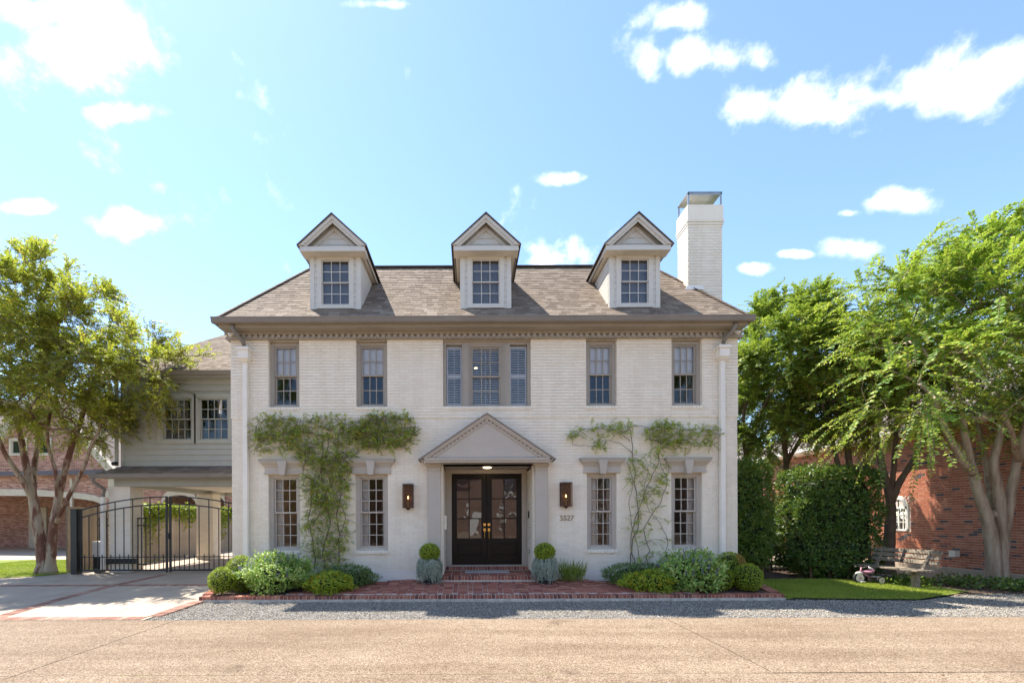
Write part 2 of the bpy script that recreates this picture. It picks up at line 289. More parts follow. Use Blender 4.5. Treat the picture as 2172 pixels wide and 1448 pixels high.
class MB:
    """collects faces in world coordinates; build() links ONE object whose mesh is relative to its parent's origin"""
    def __init__(s): s.v = []; s.f = []
    def poly(s, pts):
        n = len(s.v); s.v += [tuple(p) for p in pts]; s.f.append(tuple(range(n, n + len(pts)))); return s
    def box(s, x0, x1, y0, y1, z0, z1):
        n = len(s.v)
        s.v += [(x0, y0, z0), (x1, y0, z0), (x1, y1, z0), (x0, y1, z0), (x0, y0, z1), (x1, y0, z1), (x1, y1, z1), (x0, y1, z1)]
        s.f += [tuple(n + i for i in q) for q in ((0, 3, 2, 1), (4, 5, 6, 7), (0, 1, 5, 4), (1, 2, 6, 5), (2, 3, 7, 6), (3, 0, 4, 7))]; return s
    def prism(s, pts, d):                                        # polygon pts extruded by vector d
        n = len(s.v); k = len(pts); d = Vector(d)
        s.v += [tuple(p) for p in pts] + [tuple(Vector(p) + d) for p in pts]
        s.f += [tuple(range(n, n + k))[::-1], tuple(range(n + k, n + 2 * k))] + [(n + i, n + (i + 1) % k, n + k + (i + 1) % k, n + k + i) for i in range(k)]; return s
    def beam(s, a, b, w, h, up=(0, 0, 1)):                       # box of section w x h from a to b
        a = Vector(a); b = Vector(b); d = (b - a).normalized(); u = Vector(up)
        if abs(d.dot(u)) > 0.98: u = Vector((0, 1, 0))
        r = d.cross(u).normalized() * (w / 2); u = r.cross(d).normalized() * (h / 2)
        return s.prism([a - r - u, a + r - u, a + r + u, a - r + u], b - a)
    def tube(s, pts, rad, n=8, cap=True):
        pts = [Vector(p) for p in pts]; m = len(pts)
        rad = [rad] * m if not hasattr(rad, '__len__') else rad
        b = len(s.v); u = None
        for i, p in enumerate(pts):
            t = (pts[min(i + 1, m - 1)] - pts[max(i - 1, 0)]).normalized()
            if u is None: u = t.orthogonal().normalized()
            u = (u - t * u.dot(t)).normalized(); w = t.cross(u)
            for k in range(n):
                a = 2 * math.pi * k / n; s.v.append(tuple(p + (u * math.cos(a) + w * math.sin(a)) * rad[i]))
        for i in range(m - 1):
            for k in range(n):
                s.f.append((b + i * n + k, b + i * n + (k + 1) % n, b + (i + 1) * n + (k + 1) % n, b + (i + 1) * n + k))
        if cap: s.f += [tuple(b + k for k in range(n))[::-1], tuple(b + (m - 1) * n + k for k in range(n))]
        return s
    def lathe(s, c, prof, n=16):                                 # profile [(r,z)] about a vertical axis at c
        c = Vector(c); b = len(s.v); m = len(prof)
        for r, z in prof:
            for k in range(n):
                a = 2 * math.pi * k / n; s.v.append((c.x + r * math.cos(a), c.y + r * math.sin(a), c.z + z))
        for i in range(m - 1):
            for k in range(n): s.f.append((b + i * n + k, b + i * n + (k + 1) % n, b + (i + 1) * n + (k + 1) % n, b + (i + 1) * n + k))
        s.f += [tuple(b + k for k in range(n))[::-1], tuple(b + (m - 1) * n + k for k in range(n))]; return s
    def build(s, name, mat, parent=None, smooth=False, bevel=0.0):
        o0 = origin(parent); me = bpy.data.meshes.new(name)
        me.from_pydata([(v[0] - o0.x, v[1] - o0.y, v[2] - o0.z) for v in s.v], [], s.f)
        if smooth: me.polygons.foreach_set('use_smooth', [True] * len(me.polygons))
        me.update(); o = link(name, me, mat, parent); ORG[o.name] = o0
        if bevel:
            md = o.modifiers.new('bevel', 'BEVEL'); md.width = bevel; md.segments = 2; md.limit_method = 'ANGLE'
        return o
def struct(o, kind='structure'): o['kind'] = kind; return o
def copies(name, me, mat, parent, spots):
    """one object per spot sharing one mesh; spots are world positions (or (pos, rot) pairs)"""
    o0 = origin(parent); out = []
    for s_ in spots:
        pos, rot = s_ if isinstance(s_, tuple) and len(s_) == 2 and hasattr(s_[0], '__len__') else (s_, None)
        o = link(name, me, mat, parent, Vector(pos) - o0); ORG[o.name] = o0
        if rot is not None: o.rotation_euler = rot
        out.append(o)
    return out
def box_mesh(name, sx, sy, sz, bev=0.0):
    m = MB(); m.box(-sx / 2, sx / 2, -sy / 2, sy / 2, -sz / 2, sz / 2)
    if not bev:
        me = bpy.data.meshes.new(name); me.from_pydata(m.v, [], m.f); me.update(); return me
    x, y, z, b = sx / 2, sy / 2, sz / 2, bev                      # box with a chamfered upper/front rim
    V = [(-x, -y, -z), (x, -y, -z), (x, y, -z), (-x, y, -z), (-x, -y, z - b), (x, -y, z - b), (x, y, z - b), (-x, y, z - b),
         (-x + b, -y + b, z), (x - b, -y + b, z), (x - b, y - b, z), (-x + b, y - b, z)]
    Fc = [(0, 3, 2, 1), (8, 9, 10, 11)] + [(i, (i + 1) % 4, 4 + (i + 1) % 4, 4 + i) for i in range(4)] + [(4 + i, 4 + (i + 1) % 4, 8 + (i + 1) % 4, 8 + i) for i in range(4)]
    me = bpy.data.meshes.new(name); me.from_pydata(V, [], Fc); me.update(); return me

BOXF = np.array([(0, 3, 2, 1), (4, 5, 6, 7), (0, 1, 5, 4), (1, 2, 6, 5), (2, 3, 7, 6), (3, 0, 4, 7)])
def many_boxes(name, C, U, Vv, W, mat, parent=None, kind='stuff'):
    """n boxes joined in one mesh: centres C, half-axis vectors U, V, W (n,3); a random number per box"""
    C, U, Vv, W = (np.asarray(a, float) for a in (C, U, Vv, W)); n = len(C)
    if n == 0: return None
    C = C - np.array(origin(parent))
    flip = (np.einsum('ij,ij->i', np.cross(U, Vv), W) < 0)[:, None]; U = np.where(flip, -U, U)
    sg = np.array([(-1, -1, -1), (1, -1, -1), (1, 1, -1), (-1, 1, -1), (-1, -1, 1), (1, -1, 1), (1, 1, 1), (-1, 1, 1)], float)
    V = C[:, None, :] + sg[None, :, 0:1] * U[:, None, :] + sg[None, :, 1:2] * Vv[:, None, :] + sg[None, :, 2:3] * W[:, None, :]
    Fq = BOXF[None] + (np.arange(n) * 8)[:, None, None]
    o = link(name, np_mesh(name, V.reshape(-1, 3), Fq.reshape(-1, 4), np.repeat(rng.random(n), 6)), mat, parent); ORG[o.name] = origin(parent)
    if kind: o['kind'] = kind
    return o

def wall_bricks(parent, org, ud, nd, u0, u1, z0, z1, holes, mat, L=0.203, H=0.0667, ju=0.003, jz=0.007, proud=0.004, singles=0, near=(0, 0), depth=0.02):
    """running-bond bricks on a vertical wall; holes [(u0,u1,z0,z1)]; `singles` full bricks nearest `near` become objects of their own"""
    org = np.array(org, float); ud = np.array(ud, float); nd = np.array(nd, float); full = []; rest = []
    nc = int((z1 - z0) / H + 0.5)
    for c in range(nc):
        za = z0 + c * H; zb = za + H; off = (c % 2) * L / 2
        cuts = [(h[0], h[1]) for h in holes if h[2] < za + H * 0.6 and h[3] > za + H * 0.4]
        k = int((u0 - off) // L) - 1; u = off + k * L
        while u < u1:
            a, b = max(u, u0), min(u + L, u1); segs = [(a, b)] if b - a > 0.015 else []
            for h0, h1 in cuts:
                nxt = []
                for s0, s1 in segs:
                    if h1 <= s0 or h0 >= s1: nxt.append((s0, s1)); continue
                    if h0 - s0 > 0.015: nxt.append((s0, h0))
                    if s1 - h1 > 0.015: nxt.append((h1, s1))
                segs = nxt
            for s0, s1 in segs:
                (full if abs(s1 - s0 - L) < 1e-4 else rest).append((s0, s1, za, zb))
            u += L
    full.sort(key=lambda q: (0.5 * (q[0] + q[1]) - near[0]) ** 2 + (0.5 * (q[2] + q[3]) - near[1]) ** 2)
    sing = full[:singles]; rest += full[singles:]
    def centre(q, jit): return org + ud * (q[0] + q[1]) / 2 + np.array((0, 0, 1)) * ((q[2] + q[3]) / 2) + nd * (proud - depth / 2 + jit)
    if sing:
        n_ = Vector(nd); rot = Matrix((Vector(ud), -n_, Vector((0, 0, 1)))).transposed().to_euler()
        if Matrix((Vector(ud), -n_, Vector((0, 0, 1)))).determinant() < 0: rot = Matrix((-Vector(ud), -n_, Vector((0, 0, 1)))).transposed().to_euler()
        me = box_mesh('brick', L - ju, depth, H - jz)
        copies('brick', me, mat, parent, [(centre(q, random.uniform(-0.0015, 0.0015)), rot) for q in sing])
    if rest:
        q = np.array(rest); n = len(q)
        C = np.array([centre(r, random.uniform(-0.0015, 0.0015)) for r in rest])
        many_boxes('brick_courses', C, ud[None] * ((q[:, 1] - q[:, 0] - ju) / 2)[:, None], np.repeat(nd[None] * depth / 2, n, 0), np.array((0, 0, 1.0))[None] * ((q[:, 3] - q[:, 2] - jz) / 2)[:, None], mat, parent)

def wall_slab(m, org, ud, nd, u0, u1, z0, z1, thick, holes):
    us = sorted({u0, u1, *[min(max(v, u0), u1) for h in holes for v in h[:2]]}); zs = sorted({z0, z1, *[min(max(v, z0), z1) for h in holes for v in h[2:4]]})
    org = Vector(org); ud = Vector(ud); nd = Vector(nd)
    for a, b in zip(us, us[1:]):
        for c, d in zip(zs, zs[1:]):
            um, zm = (a + b) / 2, (c + d) / 2
            if any(h[0] < um < h[1] and h[2] < zm < h[3] for h in holes): continue
            p = [org + ud * a + Vector((0, 0, c)), org + ud * b + Vector((0, 0, c)), org + ud * b + Vector((0, 0, d)), org + ud * a + Vector((0, 0, d))]
            m.prism(p, -nd * thick)
    return m

# ---- foliage
def unit(a): return a / np.maximum(np.linalg.norm(a, axis=-1, keepdims=True), 1e-9)
def rvec(n): return unit(rng.normal(size=(n, 3)))
def leaf_obj(name, Pp, D, Nn, Ln, Wd, mat, parent=None, rnd=None):
    Pp = np.asarray(Pp, float) - np.array(origin(parent)); n = len(Pp); D = unit(D); S = unit(np.cross(D, Nn)); Nv = np.cross(S, D)
    Ln = np.broadcast_to(np.asarray(Ln, float), (n,))[:, None]; Wd = np.broadcast_to(np.asarray(Wd, float), (n,))[:, None]
    mid = Pp + D * Ln * 0.45 - Nv * Ln * 0.06
    V = np.stack([Pp, mid + S * Wd * 0.5, Pp + D * Ln - Nv * Ln * 0.12, mid - S * Wd * 0.5], 1)
    rnd = rng.random(n) if rnd is None else rnd
    o = link(name, np_mesh(name, V.reshape(-1, 3), np.arange(4 * n).reshape(n, 4), rnd), mat, parent); ORG[o.name] = origin(parent); return o
def frusta(name, A, B, ra, rb, mat, parent, k=5):
    A = np.asarray(A, float) - np.array(origin(parent)); B = np.asarray(B, float) - np.array(origin(parent)); n = len(A)
    t = unit(B - A); ref = np.where(np.abs(t[:, 2:3]) > 0.9, np.array([[1.0, 0, 0]]), np.array([[0, 0, 1.0]])); u = unit(np.cross(t, ref)); w = np.cross(t, u)
    a = 2 * np.pi * np.arange(k) / k
    ring = np.cos(a)[None, :, None] * u[:, None, :] + np.sin(a)[None, :, None] * w[:, None, :]
    V = np.concatenate([A[:, None] + ring * np.asarray(ra)[:, None, None], B[:, None] + ring * np.asarray(rb)[:, None, None]], 1)
    i = np.arange(k); j = (i + 1) % k
    Fq = np.stack([i, j, j + k, i + k], 1)[None] + (np.arange(n) * 2 * k)[:, None, None]
    o = link(name, np_mesh(name, V.reshape(-1, 3), Fq.reshape(-1, 4), smooth=True), mat, parent); ORG[o.name] = origin(parent); return o
def lumpy(c, r, m, seed=0, sub=3, amp=0.12):
    """icosphere-like lumpy blob added to MB m"""
    import bmesh
    bm = bmesh.new(); bmesh.ops.create_icosphere(bm, subdivisions=sub, radius=1.0); rr = random.Random(seed)
    ph = [(Vector((rr.uniform(-3, 3), rr.uniform(-3, 3), rr.uniform(-3, 3))), rr.uniform(0, 6)) for _ in range(6)]
    b = len(m.v)
    for v in bm.verts:
        d = 1 + amp * sum(math.sin(v.co.dot(k) * 1.6 + p) for k, p in ph) / 3
        m.v.append((c[0] + v.co.x * r[0] * d, c[1] + v.co.y * r[1] * d, c[2] + v.co.z * r[2] * d))
    m.f += [tuple(b + v.index for v in f.verts) for f in bm.faces]; bm.free(); return m
def sprays(parent, P0, D0, length, pairs, leaf, wid, droop, lmat, tmat, lname='leaves', rndmap=None):
    """arching twigs with leaves in two ranks"""
    n = len(P0); Lg = length * rng.uniform(0.55, 1.15, n)[:, None]; D0 = unit(D0)
    def pt(t): return P0 + D0 * Lg * t - np.array([[0, 0, 1.0]]) * droop * Lg * t * t
    ts = [0, 0.35, 0.7, 1.0]; A = []; B = []
    for a, b in zip(ts, ts[1:]): A.append(pt(a)); B.append(pt(b))
    frusta('twigs', np.concatenate(A), np.concatenate(B), np.full(3 * n, 0.004), np.full(3 * n, 0.003), tmat, parent, 3)
    pos = []; dr = []; nm = []; rn = []; br = rng.random(n)
    for i in range(pairs):
        t = 0.12 + 0.88 * (i + 0.5) / pairs; p = pt(t); tan = unit(pt(t + 0.03) - pt(t - 0.03))
        side = unit(np.cross(tan, np.array([[0, 0, 1.0]]) + rng.normal(0, 0.15, (n, 3)))); nrm = np.cross(side, tan)
        for s_ in (-1, 1):
            d = side * s_ * 0.85 + tan * rng.uniform(0.25, 0.7, (n, 1)) + nrm * rng.normal(0.0, 0.25, (n, 1))
            pos.append(p + rng.normal(0, 0.006, (n, 3))); dr.append(d); nm.append(nrm + rng.normal(0, 0.25, (n, 3))); rn.append(np.clip(br * 0.55 + rng.random(n) * 0.45 + 0.12 * (t - 0.5), 0, 0.999))
    pos, dr, nm, rn = (np.concatenate(a) for a in (pos, dr, nm, rn))
    ln = leaf * rng.uniform(0.7, 1.2, len(pos))
    return leaf_obj(lname, pos, dr, nm, ln, ln * wid, lmat, parent, rn)
def in_blobs(blobs, n, shell=0.0):
    w = np.array([b[1][0] * b[1][1] * b[1][2] for b in blobs]); w = w / w.sum(); ix = rng.choice(len(blobs), n, p=w)
    c = np.array([b[0] for b in blobs])[ix]; r = np.array([b[1] for b in blobs])[ix]
    rad = (shell + (1 - shell) * rng.random(n)) ** (1 / 3.0)
    return c + rvec(n) * rad[:, None] * r, c, r
def tree(name, label, base, stems, blobs, n_t, n_sp, sp_len, pairs, leaf, wid, droop, lmat, bmat, group=None, tip=0.006, seed=1, flowers=0):
    """stems: list of (polyline, r0, r1) drawn as smooth trunks; branches grow from them to points spread in the crown"""
    root = thing(name, base, label, 'tree', group)
    m = MB()
    for pl, r0, r1 in stems:
        pts = []
        for i in range(len(pl) - 1):
            for q in range(4):
                a = Vector(pl[i]).lerp(Vector(pl[i + 1]), q / 4); pts.append(a)
        pts.append(Vector(pl[-1]))
        for _ in range(2): pts = [pts[0]] + [(pts[i - 1] + pts[i] * 2 + pts[i + 1]) / 4 for i in range(1, len(pts) - 1)] + [pts[-1]]
        k = len(pts); rad = []
        for i in range(k):
            f = i / (k - 1); r = r0 + (r1 - r0) * f
            if pts[i].z - base[2] < 0.35: r *= 1 + 0.5 * max(0, 1 - (pts[i].z - base[2]) / 0.35) ** 2 * (1 if r0 > 0.1 else 0)
            rad.append(r * (1 + 0.06 * math.sin(i * 2.3 + r0 * 40)))
        m.tube(pts, rad, 12)
    m.build('trunk', bmat, root, True)
    nodes = []; par = []
    for pl, r0, r1 in stems:
        for i in range(max(1, len(pl) // 2), len(pl)): nodes.append(Vector(pl[i])); par.append(-1)
    ns = len(nodes); T, C, Rr = in_blobs(blobs, n_t)
    cen = np.mean([np.array(v) for v in nodes], 0); T = T[np.argsort(np.linalg.norm(T - cen, axis=1))]
    arr = np.array([tuple(v) for v in nodes])
    for tg in T:
        d = np.linalg.norm(arr - tg, axis=1) + 0.55 * np.maximum(0, arr[:, 2] - tg[2] + 0.1); i = int(np.argmin(d)); a = arr[i]; L = np.linalg.norm(tg - a)
        prev = i; k = max(2, int(L / 0.35)); bow = np.array([0, 0, 0.10 * L]) + rng.normal(0, 0.05 * L, 3); new = []
        for q in range(1, k + 1):
            f = q / k; new.append(a + (tg - a) * f + bow * math.sin(math.pi * f)); par.append(prev); prev = len(arr) + len(new) - 1
        arr = np.vstack([arr] + [np.array(new)])
    N_ = len(arr); rr = np.zeros(N_); pw = 2.4
    kids = [0] * N_
    for i in range(N_):
        if par[i] >= 0: kids[par[i]] += 1
    for i in range(N_ - 1, ns - 1, -1):
        if kids[i] == 0: rr[i] = tip ** pw
        if par[i] >= 0: rr[par[i]] += rr[i]
    rr = rr ** (1 / pw); lim = max(s_[2] for s_ in stems) * 0.9; rr = np.minimum(rr, lim)
    idx = np.arange(ns, N_); pa = np.array([par[i] for i in idx])
    frusta('branches', arr[pa], arr[idx], np.minimum(rr[pa], rr[idx] * 1.25 + 0.004), rr[idx], bmat if bmat else M['twig'], root, 6)['kind'] = 'stuff'
    outer = idx[rr[idx] < tip * 2.6]; pick = rng.choice(outer, n_sp); P0 = arr[pick] + rng.normal(0, 0.05, (n_sp, 3))
    bc = np.array([b[0] for b in blobs]); br_ = np.array([b[1] for b in blobs])
    dd = ((P0[:, None, :] - bc[None]) / br_[None]); own = np.argmin((dd ** 2).sum(2), 1)
    D0 = unit(P0 - bc[own] + np.array([0, 0, 0.15])) * 0.8 + rvec(n_sp) * 0.75 + np.array([0, 0, 0.35])
    sprays(root, P0, D0, sp_len, pairs, leaf, wid, droop, lmat, M['twig'])
    if flowers:
        k = rng.choice(outer, flowers); c = arr[k] + rng.normal(0, 0.25, (flowers, 3)); c = np.repeat(c, 26, 0) + rng.normal(0, 0.035, (flowers * 26, 3))
        leaf_obj('blossoms', c, rvec(len(c)), rvec(len(c)), 0.03, 0.028, M['petal_pink'], root)
    return root

# ================================================================== ground
GZ = -0.19                                                        # road / gravel level
def sheet(name, pts, mat, kind='structure', parent=None):
    return tag(MB().poly(pts).build(name, mat, parent), kind=kind)
sheet('ground', [(-900, -900, -0.30), (900, -900, -0.30), (900, 900, -0.30), (-900, 900, -0.30)], M['earth'])
YR = -3.04                                                        # road edge
def road_slabs():
    root = bpy.data.objects.new('road', None); COL.objects.link(root); root['kind'] = 'structure'; root.location = (0, YR, GZ); ORG[root.name] = Vector((0, YR, GZ))
    xs = [-60, -26, -20.5, -15.1, -9.8, -4.5, 3.0, 9.9, 16.5, 24, 60]; ys = [-30, -17.5, -11.4, -5.48, YR]
    for i in range(len(xs) - 1):
        for j in range(len(ys) - 1):
            g = 0.006
            m = MB().box(xs[i] + g, xs[i + 1] - g, ys[j] + g, ys[j + 1] - g, GZ - 0.12, GZ + random.uniform(-0.002, 0.002))
            m.build('slab', M['road'], root)
    MB().box(-60, 60, -30, YR - 0.01, GZ - 0.13, GZ - 0.012).build('joint_filler', M['soil'], root)
    # tufts of moss in the joint
    n = 500; x = rng.choice([-3.2, -2.6, -0.2, 0.6, 7.6, 8.6, 9.2], n) + rng.normal(0, 0.22, n)
    p = np.stack([x, -5.48 + rng.normal(0, 0.008, n), np.full(n, GZ - 0.008)], 1)
    o = leaf_obj('joint_moss', p, rng.normal(0, 0.5, (n, 3)) + np.array([0, 0, 0.6]), rvec(n), 0.018, 0.008, M['grass'], root); o['kind'] = 'stuff'
road_slabs()
# gravel strip: bed plus loose stones
gravel_pts = [(-4.98, YR + 0.004, GZ - 0.004), (14, YR + 0.004, GZ - 0.004), (14, -0.9, GZ - 0.004), (10.2, -0.95, GZ - 0.004), (9.2, -1.3, GZ - 0.004), (8.25, -1.68, GZ - 0.004), (5.8, -1.58, GZ - 0.004), (-4.98, -1.6, GZ - 0.004)]
sheet('gravel_bed', gravel_pts, M['gravel_bed'])
def pebbles(name, n, x0, x1, y0, y1, size, mat, z=GZ, keep=None):
    x = rng.uniform(x0, x1, n); y = rng.uniform(y0, y1, n)
    if keep is not None: k = keep(x, y); x, y = x[k], y[k]
    n = len(x); s = size * rng.uniform(0.55, 1.25, n)
    c = np.stack([x, y, z + s * 0.15 + rng.random(n) * 0.008], 1)
    o6 = np.array([(1, 0, 0), (0, 1, 0), (-1, 0, 0), (0, -1, 0), (0, 0, 0.75), (0, 0, -0.75)], float)
    a = rng.uniform(0, 6.28, n); ca, sa = np.cos(a), np.sin(a); st = rng.uniform(0.7, 1.4, (n, 1))
    V = o6[None] * s[:, None, None]; V[:, :, 0] *= st
    X = V[:, :, 0] * ca[:, None] - V[:, :, 1] * sa[:, None]; Y = V[:, :, 0] * sa[:, None] + V[:, :, 1] * ca[:, None]
    V = np.stack([X, Y, V[:, :, 2] + V[:, :, 0] * rng.normal(0, 0.3, (n, 1))], 2) + c[:, None]
    f = np.array([(0, 1, 4), (1, 2, 4), (2, 3, 4), (3, 0, 4), (1, 0, 5), (2, 1, 5), (3, 2, 5), (0, 3, 5)])
    Fq = f[None] + (np.arange(n) * 6)[:, None, None]
    return tag(link(name, np_mesh(name, V.reshape(-1, 3), Fq.reshape(-1, 3), np.repeat(rng.random(n), 8)), mat), kind='stuff')
def lawn_front(x): return np.interp(x, [5.8, 6.1, 7.24, 8.25, 9.18, 10.05, 14], [-1.58, -1.5, -1.62, -1.68, -1.28, -0.9, -0.85])
tag(pebbles('gravel', 82000, -4.95, 13, YR + 0.01, -0.9, 0.0088, M['pebble'], GZ, lambda x, y: y < np.where(x < 5.8, -1.62, lawn_front(x) - 0.03)), 'loose grey gravel strip between the road and the brick edging', 'gravel')

# driveway with brick bands
def dz(y): return np.interp(y, [YR, 2.0, 14], [GZ + 0.004, -0.07, -0.02])
drive = bpy.data.objects.new('driveway', None); COL.objects.link(drive); drive['kind'] = 'structure'; drive.location = (-8, 0, -0.1); ORG[drive.name] = Vector((-8, 0, -0.1))
m = MB()
for y0, y1 in ((YR, 0.0), (0.0, 2.0), (2.0, 8.0), (8.0, 14.0)):
    x0 = -30 if y1 <= 2 else -10.9
    m.poly([(x0, y0, dz(y0)), (-5.0 if y1 <= 0 else -5.2, y0, dz(y0)), (-5.0 if y1 <= 0 else -5.2, y1, dz(y1)), (x0, y1, dz(y1))])
m.build('concrete_slab', M['concrete'], drive)
def band(pts, step=0.075, length=0.2, name='brick', parent=drive, lift=0.006):
    me = box_mesh('band_brick', step - 0.012, length, 0.05, 0.004); sp = []
    for a, b in zip(pts, pts[1:]):
        a = Vector((*a, 0)); b = Vector((*b, 0)); d = (b - a); n = max(1, int(d.length / step)); ang = math.atan2(d.y, d.x)
        for i in range(n):
            p = a.lerp(b, (i + 0.5) / n); sp.append(((p.x, p.y, float(dz(p.y)) - 0.025 + lift + random.uniform(-0.0015, 0.0015)), (0, 0, ang + random.gauss(0, 0.012))))
    copies(name, me, M['dusty_brick'], parent, sp)
band([(-7.43, -2.85), (-7.75, -1.5), (-7.95, 0.0), (-7.93, 1.75)], length=0.2)
band([(-10.6, 0.15), (-8.1, 0.15)], length=0.2); band([(-7.8, 0.15), (-5.4, 0.15)], length=0.2)
band([(-11.5, YR + 0.12), (-5.05, YR + 0.12)], step=0.1, length=0.2)
band([(-5.0, YR + 0.22), (-5.0, -1.62)], length=0.2)

# ---- patio, garden edging, beds
YP = -1.60                                                        # front of the edging
def pz(y): return float(np.interp(y, [YP, 0.0], [-0.078, 0.02]))
XL, XR_ = -5.02, 5.85
sheet('garden_bed', [(XL + 0.1, YP + 0.15, -0.10), (XR_ - 0.1, YP + 0.15, -0.10), (6.05, 0.0, -0.03), (-5.3, 0.0, -0.03)], M['soil'])
patio = bpy.data.objects.new('patio', None); COL.objects.link(patio); patio['kind'] = 'structure'; patio.location = (0.4, -0.8, -0.05); ORG[patio.name] = Vector((0.4, -0.8, -0.05))
def arc_y(x):                                                     # back edge of the curved patio
    u = abs(x - 0.42)
    return float(np.interp(u, [0, 1.9, 2.3, 2.9, 3.5, 3.9], [0.0, -0.02, -0.22, -0.62, -1.08, -1.34]))
m = MB(); xs = np.linspace(-3.5, 4.34, 60)
for a, b in zip(xs, xs[1:]):
    ya, yb = arc_y(a), arc_y(b); y0 = YP + 0.16
    m.poly([(a, y0, pz(y0) - 0.012), (b, y0, pz(y0) - 0.012), (b, yb, pz(yb) - 0.012), (a, ya, pz(ya) - 0.012)])
m.build('mortar_bed', M['mortar'], patio)
# basket-like bond: a stretcher column, then a soldier column
spots = []; PB, PBW = 0.197, 0.072
x = -3.45; colm = 0
me_s = box_mesh('paver_long', 0.186, 0.06, 0.05, 0.004); me_h = box_mesh('paver_short', 0.085, 0.06, 0.05, 0.004)
ls, hs = [], []
while x < 4.3:
    w = 0.197 if colm % 2 == 0 else 0.096; y = YP + 0.235 + (0.036 if colm % 2 else 0); xc = x + w / 2
    while y < -0.03:
        if y < arc_y(xc) - 0.02 and not (-0.78 < xc < 1.62 and y > -0.50):
            (ls if colm % 2 == 0 else hs).append(((xc, y, pz(y) - 0.025 + random.uniform(-0.002, 0.002)), (0.048, 0, random.gauss(0, 0.012))))
        y += PBW
    x += w; colm += 1
allp = [(s_, me_s) for s_ in ls] + [(s_, me_h) for s_ in hs]
allp.sort(key=lambda q: q[0][0][1]); 
for s_, me in allp[:290]: copies('brick', me, M['red_brick'], patio, [s_])
rest = allp[290:]
if rest:
    C = [s_[0] for s_, _ in rest]; hw = np.array([[0.093 if me is me_s else 0.0425, 0, 0] for _, me in rest])
    many_boxes('brick_field', C, hw, np.tile([0, 0.03, 0.0015], (len(rest), 1)), np.tile([0, 0, 0.025], (len(rest), 1)), M['red_brick'], patio)
edging = bpy.data.objects.new('garden_kerb', None); COL.objects.link(edging); edging['kind'] = 'structure'; edging.location = (0.4, YP, -0.13); ORG[edging.name] = Vector((0.4, YP, -0.13))
me = box_mesh('kerb_brick', 0.0625, 0.196, 0.060, 0.005); sp = []
x = XL + 0.035
while x < XR_:
    sp.append(((x, YP + 0.1, pz(YP) - 0.031 + random.uniform(-0.002, 0.002)), (0, 0, random.gauss(0, 0.008)))); x += 0.0715
copies('brick', me, M['red_brick'], edging, sp)
sp = []
for x0, x1, yb in ((XL + 0.1, -5.25, -0.15), (XR_ - 0.1, 6.0, -0.5)):
    y = YP + 0.24
    while y < yb:
        f = (y - YP) / (yb - YP); sp.append(((x0 + (x1 - x0) * f, y, pz(y) - 0.033), (0, 0, R(90)))); y += 0.0715
copies('brick', me, M['red_brick'], edging, sp)
MB().box(XL + 0.005, XR_ - 0.005, YP + 0.006, YP + 0.195, GZ - 0.02, pz(YP) - 0.0075).build('mortar_joint', M['mortar'], edging)
m = MB(); n = 90; pts = []
for i in range(n + 1):                                           # ragged old concrete footing under the kerb
    x = XL + (XR_ - XL) * i / n; d = 0.012 + 0.012 * math.sin(i * 1.7) * math.sin(i * 0.31) + (0.05 * math.exp(-((x - 0.5) / 1.1) ** 2)) + random.uniform(0, 0.012)
    pts.append((x, YP - d))
for (a, ya), (b, yb) in zip(pts, pts[1:]):
    m.poly([(a, ya, GZ - 0.02), (b, yb, GZ - 0.02), (b, yb + 0.004, pz(YP) - 0.064), (a, ya + 0.004, pz(YP) - 0.064)])
    m.poly([(a, ya + 0.004, pz(YP) - 0.064), (b, yb + 0.004, pz(YP) - 0.064), (b, YP + 0.03, pz(YP) - 0.062), (a, YP + 0.03, pz(YP) - 0.062)])
m.build('concrete_footing', M['concrete_old'], edging)
# steps
DC = 0.43                                                         # centre of the doorway
TZ = 0.105; YN = -0.32; YT = 0.83
steps = bpy.data.objects.new('entry_step', None); COL.objects.link(steps); steps['kind'] = 'structure'; steps.location = (DC, YN, 0); ORG[steps.name] = Vector((DC, YN, 0))
MB().box(-0.60, 1.46, YN + 0.01, 1.2, -0.05, TZ - 0.008).box(-0.55, 1.41, YT + 0.01, 1.2, TZ, 0.18).build('mortar_core', M['mortar'], steps)
me = box_mesh('rowlock', 0.060, 0.196, 0.066, 0.004); sp = []
k = 29
for i in range(k): sp.append((-0.60 + 2.06 * (i + 0.5) / k, YN + 0.098, TZ - 0.034 + random.uniform(-0.001, 0.001)))
k = 29
for i in range(k): sp.append((-0.60 + 2.06 * (i + 0.5) / k, YN - 0.09, pz(YN - 0.1) - 0.028))
k = 28
for i in range(k): sp.append((-0.555 + 1.97 * (i + 0.5) / k, YT + 0.098, 0.186 - 0.033))
copies('brick', me, M['red_brick'], steps, sp)
sp = []
for j in range(9):
    for i in range(10): sp.append((-0.60 + 0.206 * (i + 0.5 + (0.0 if j % 2 else -0.0)), YN + 0.245 + j * 0.1, TZ - 0.024 + random.uniform(-0.0015, 0.0015)))
copies('brick', box_mesh('tread_brick', 0.194, 0.09, 0.05, 0.004), M['red_brick'], steps, sp)
tag(MB().box(-0.10, 0.92, 0.30, 0.68, TZ + 0.002, TZ + 0.016).build('doormat', M['mat'], None, bevel=0.004), 'flat pale grey doormat lying on the red brick step', 'doormat')

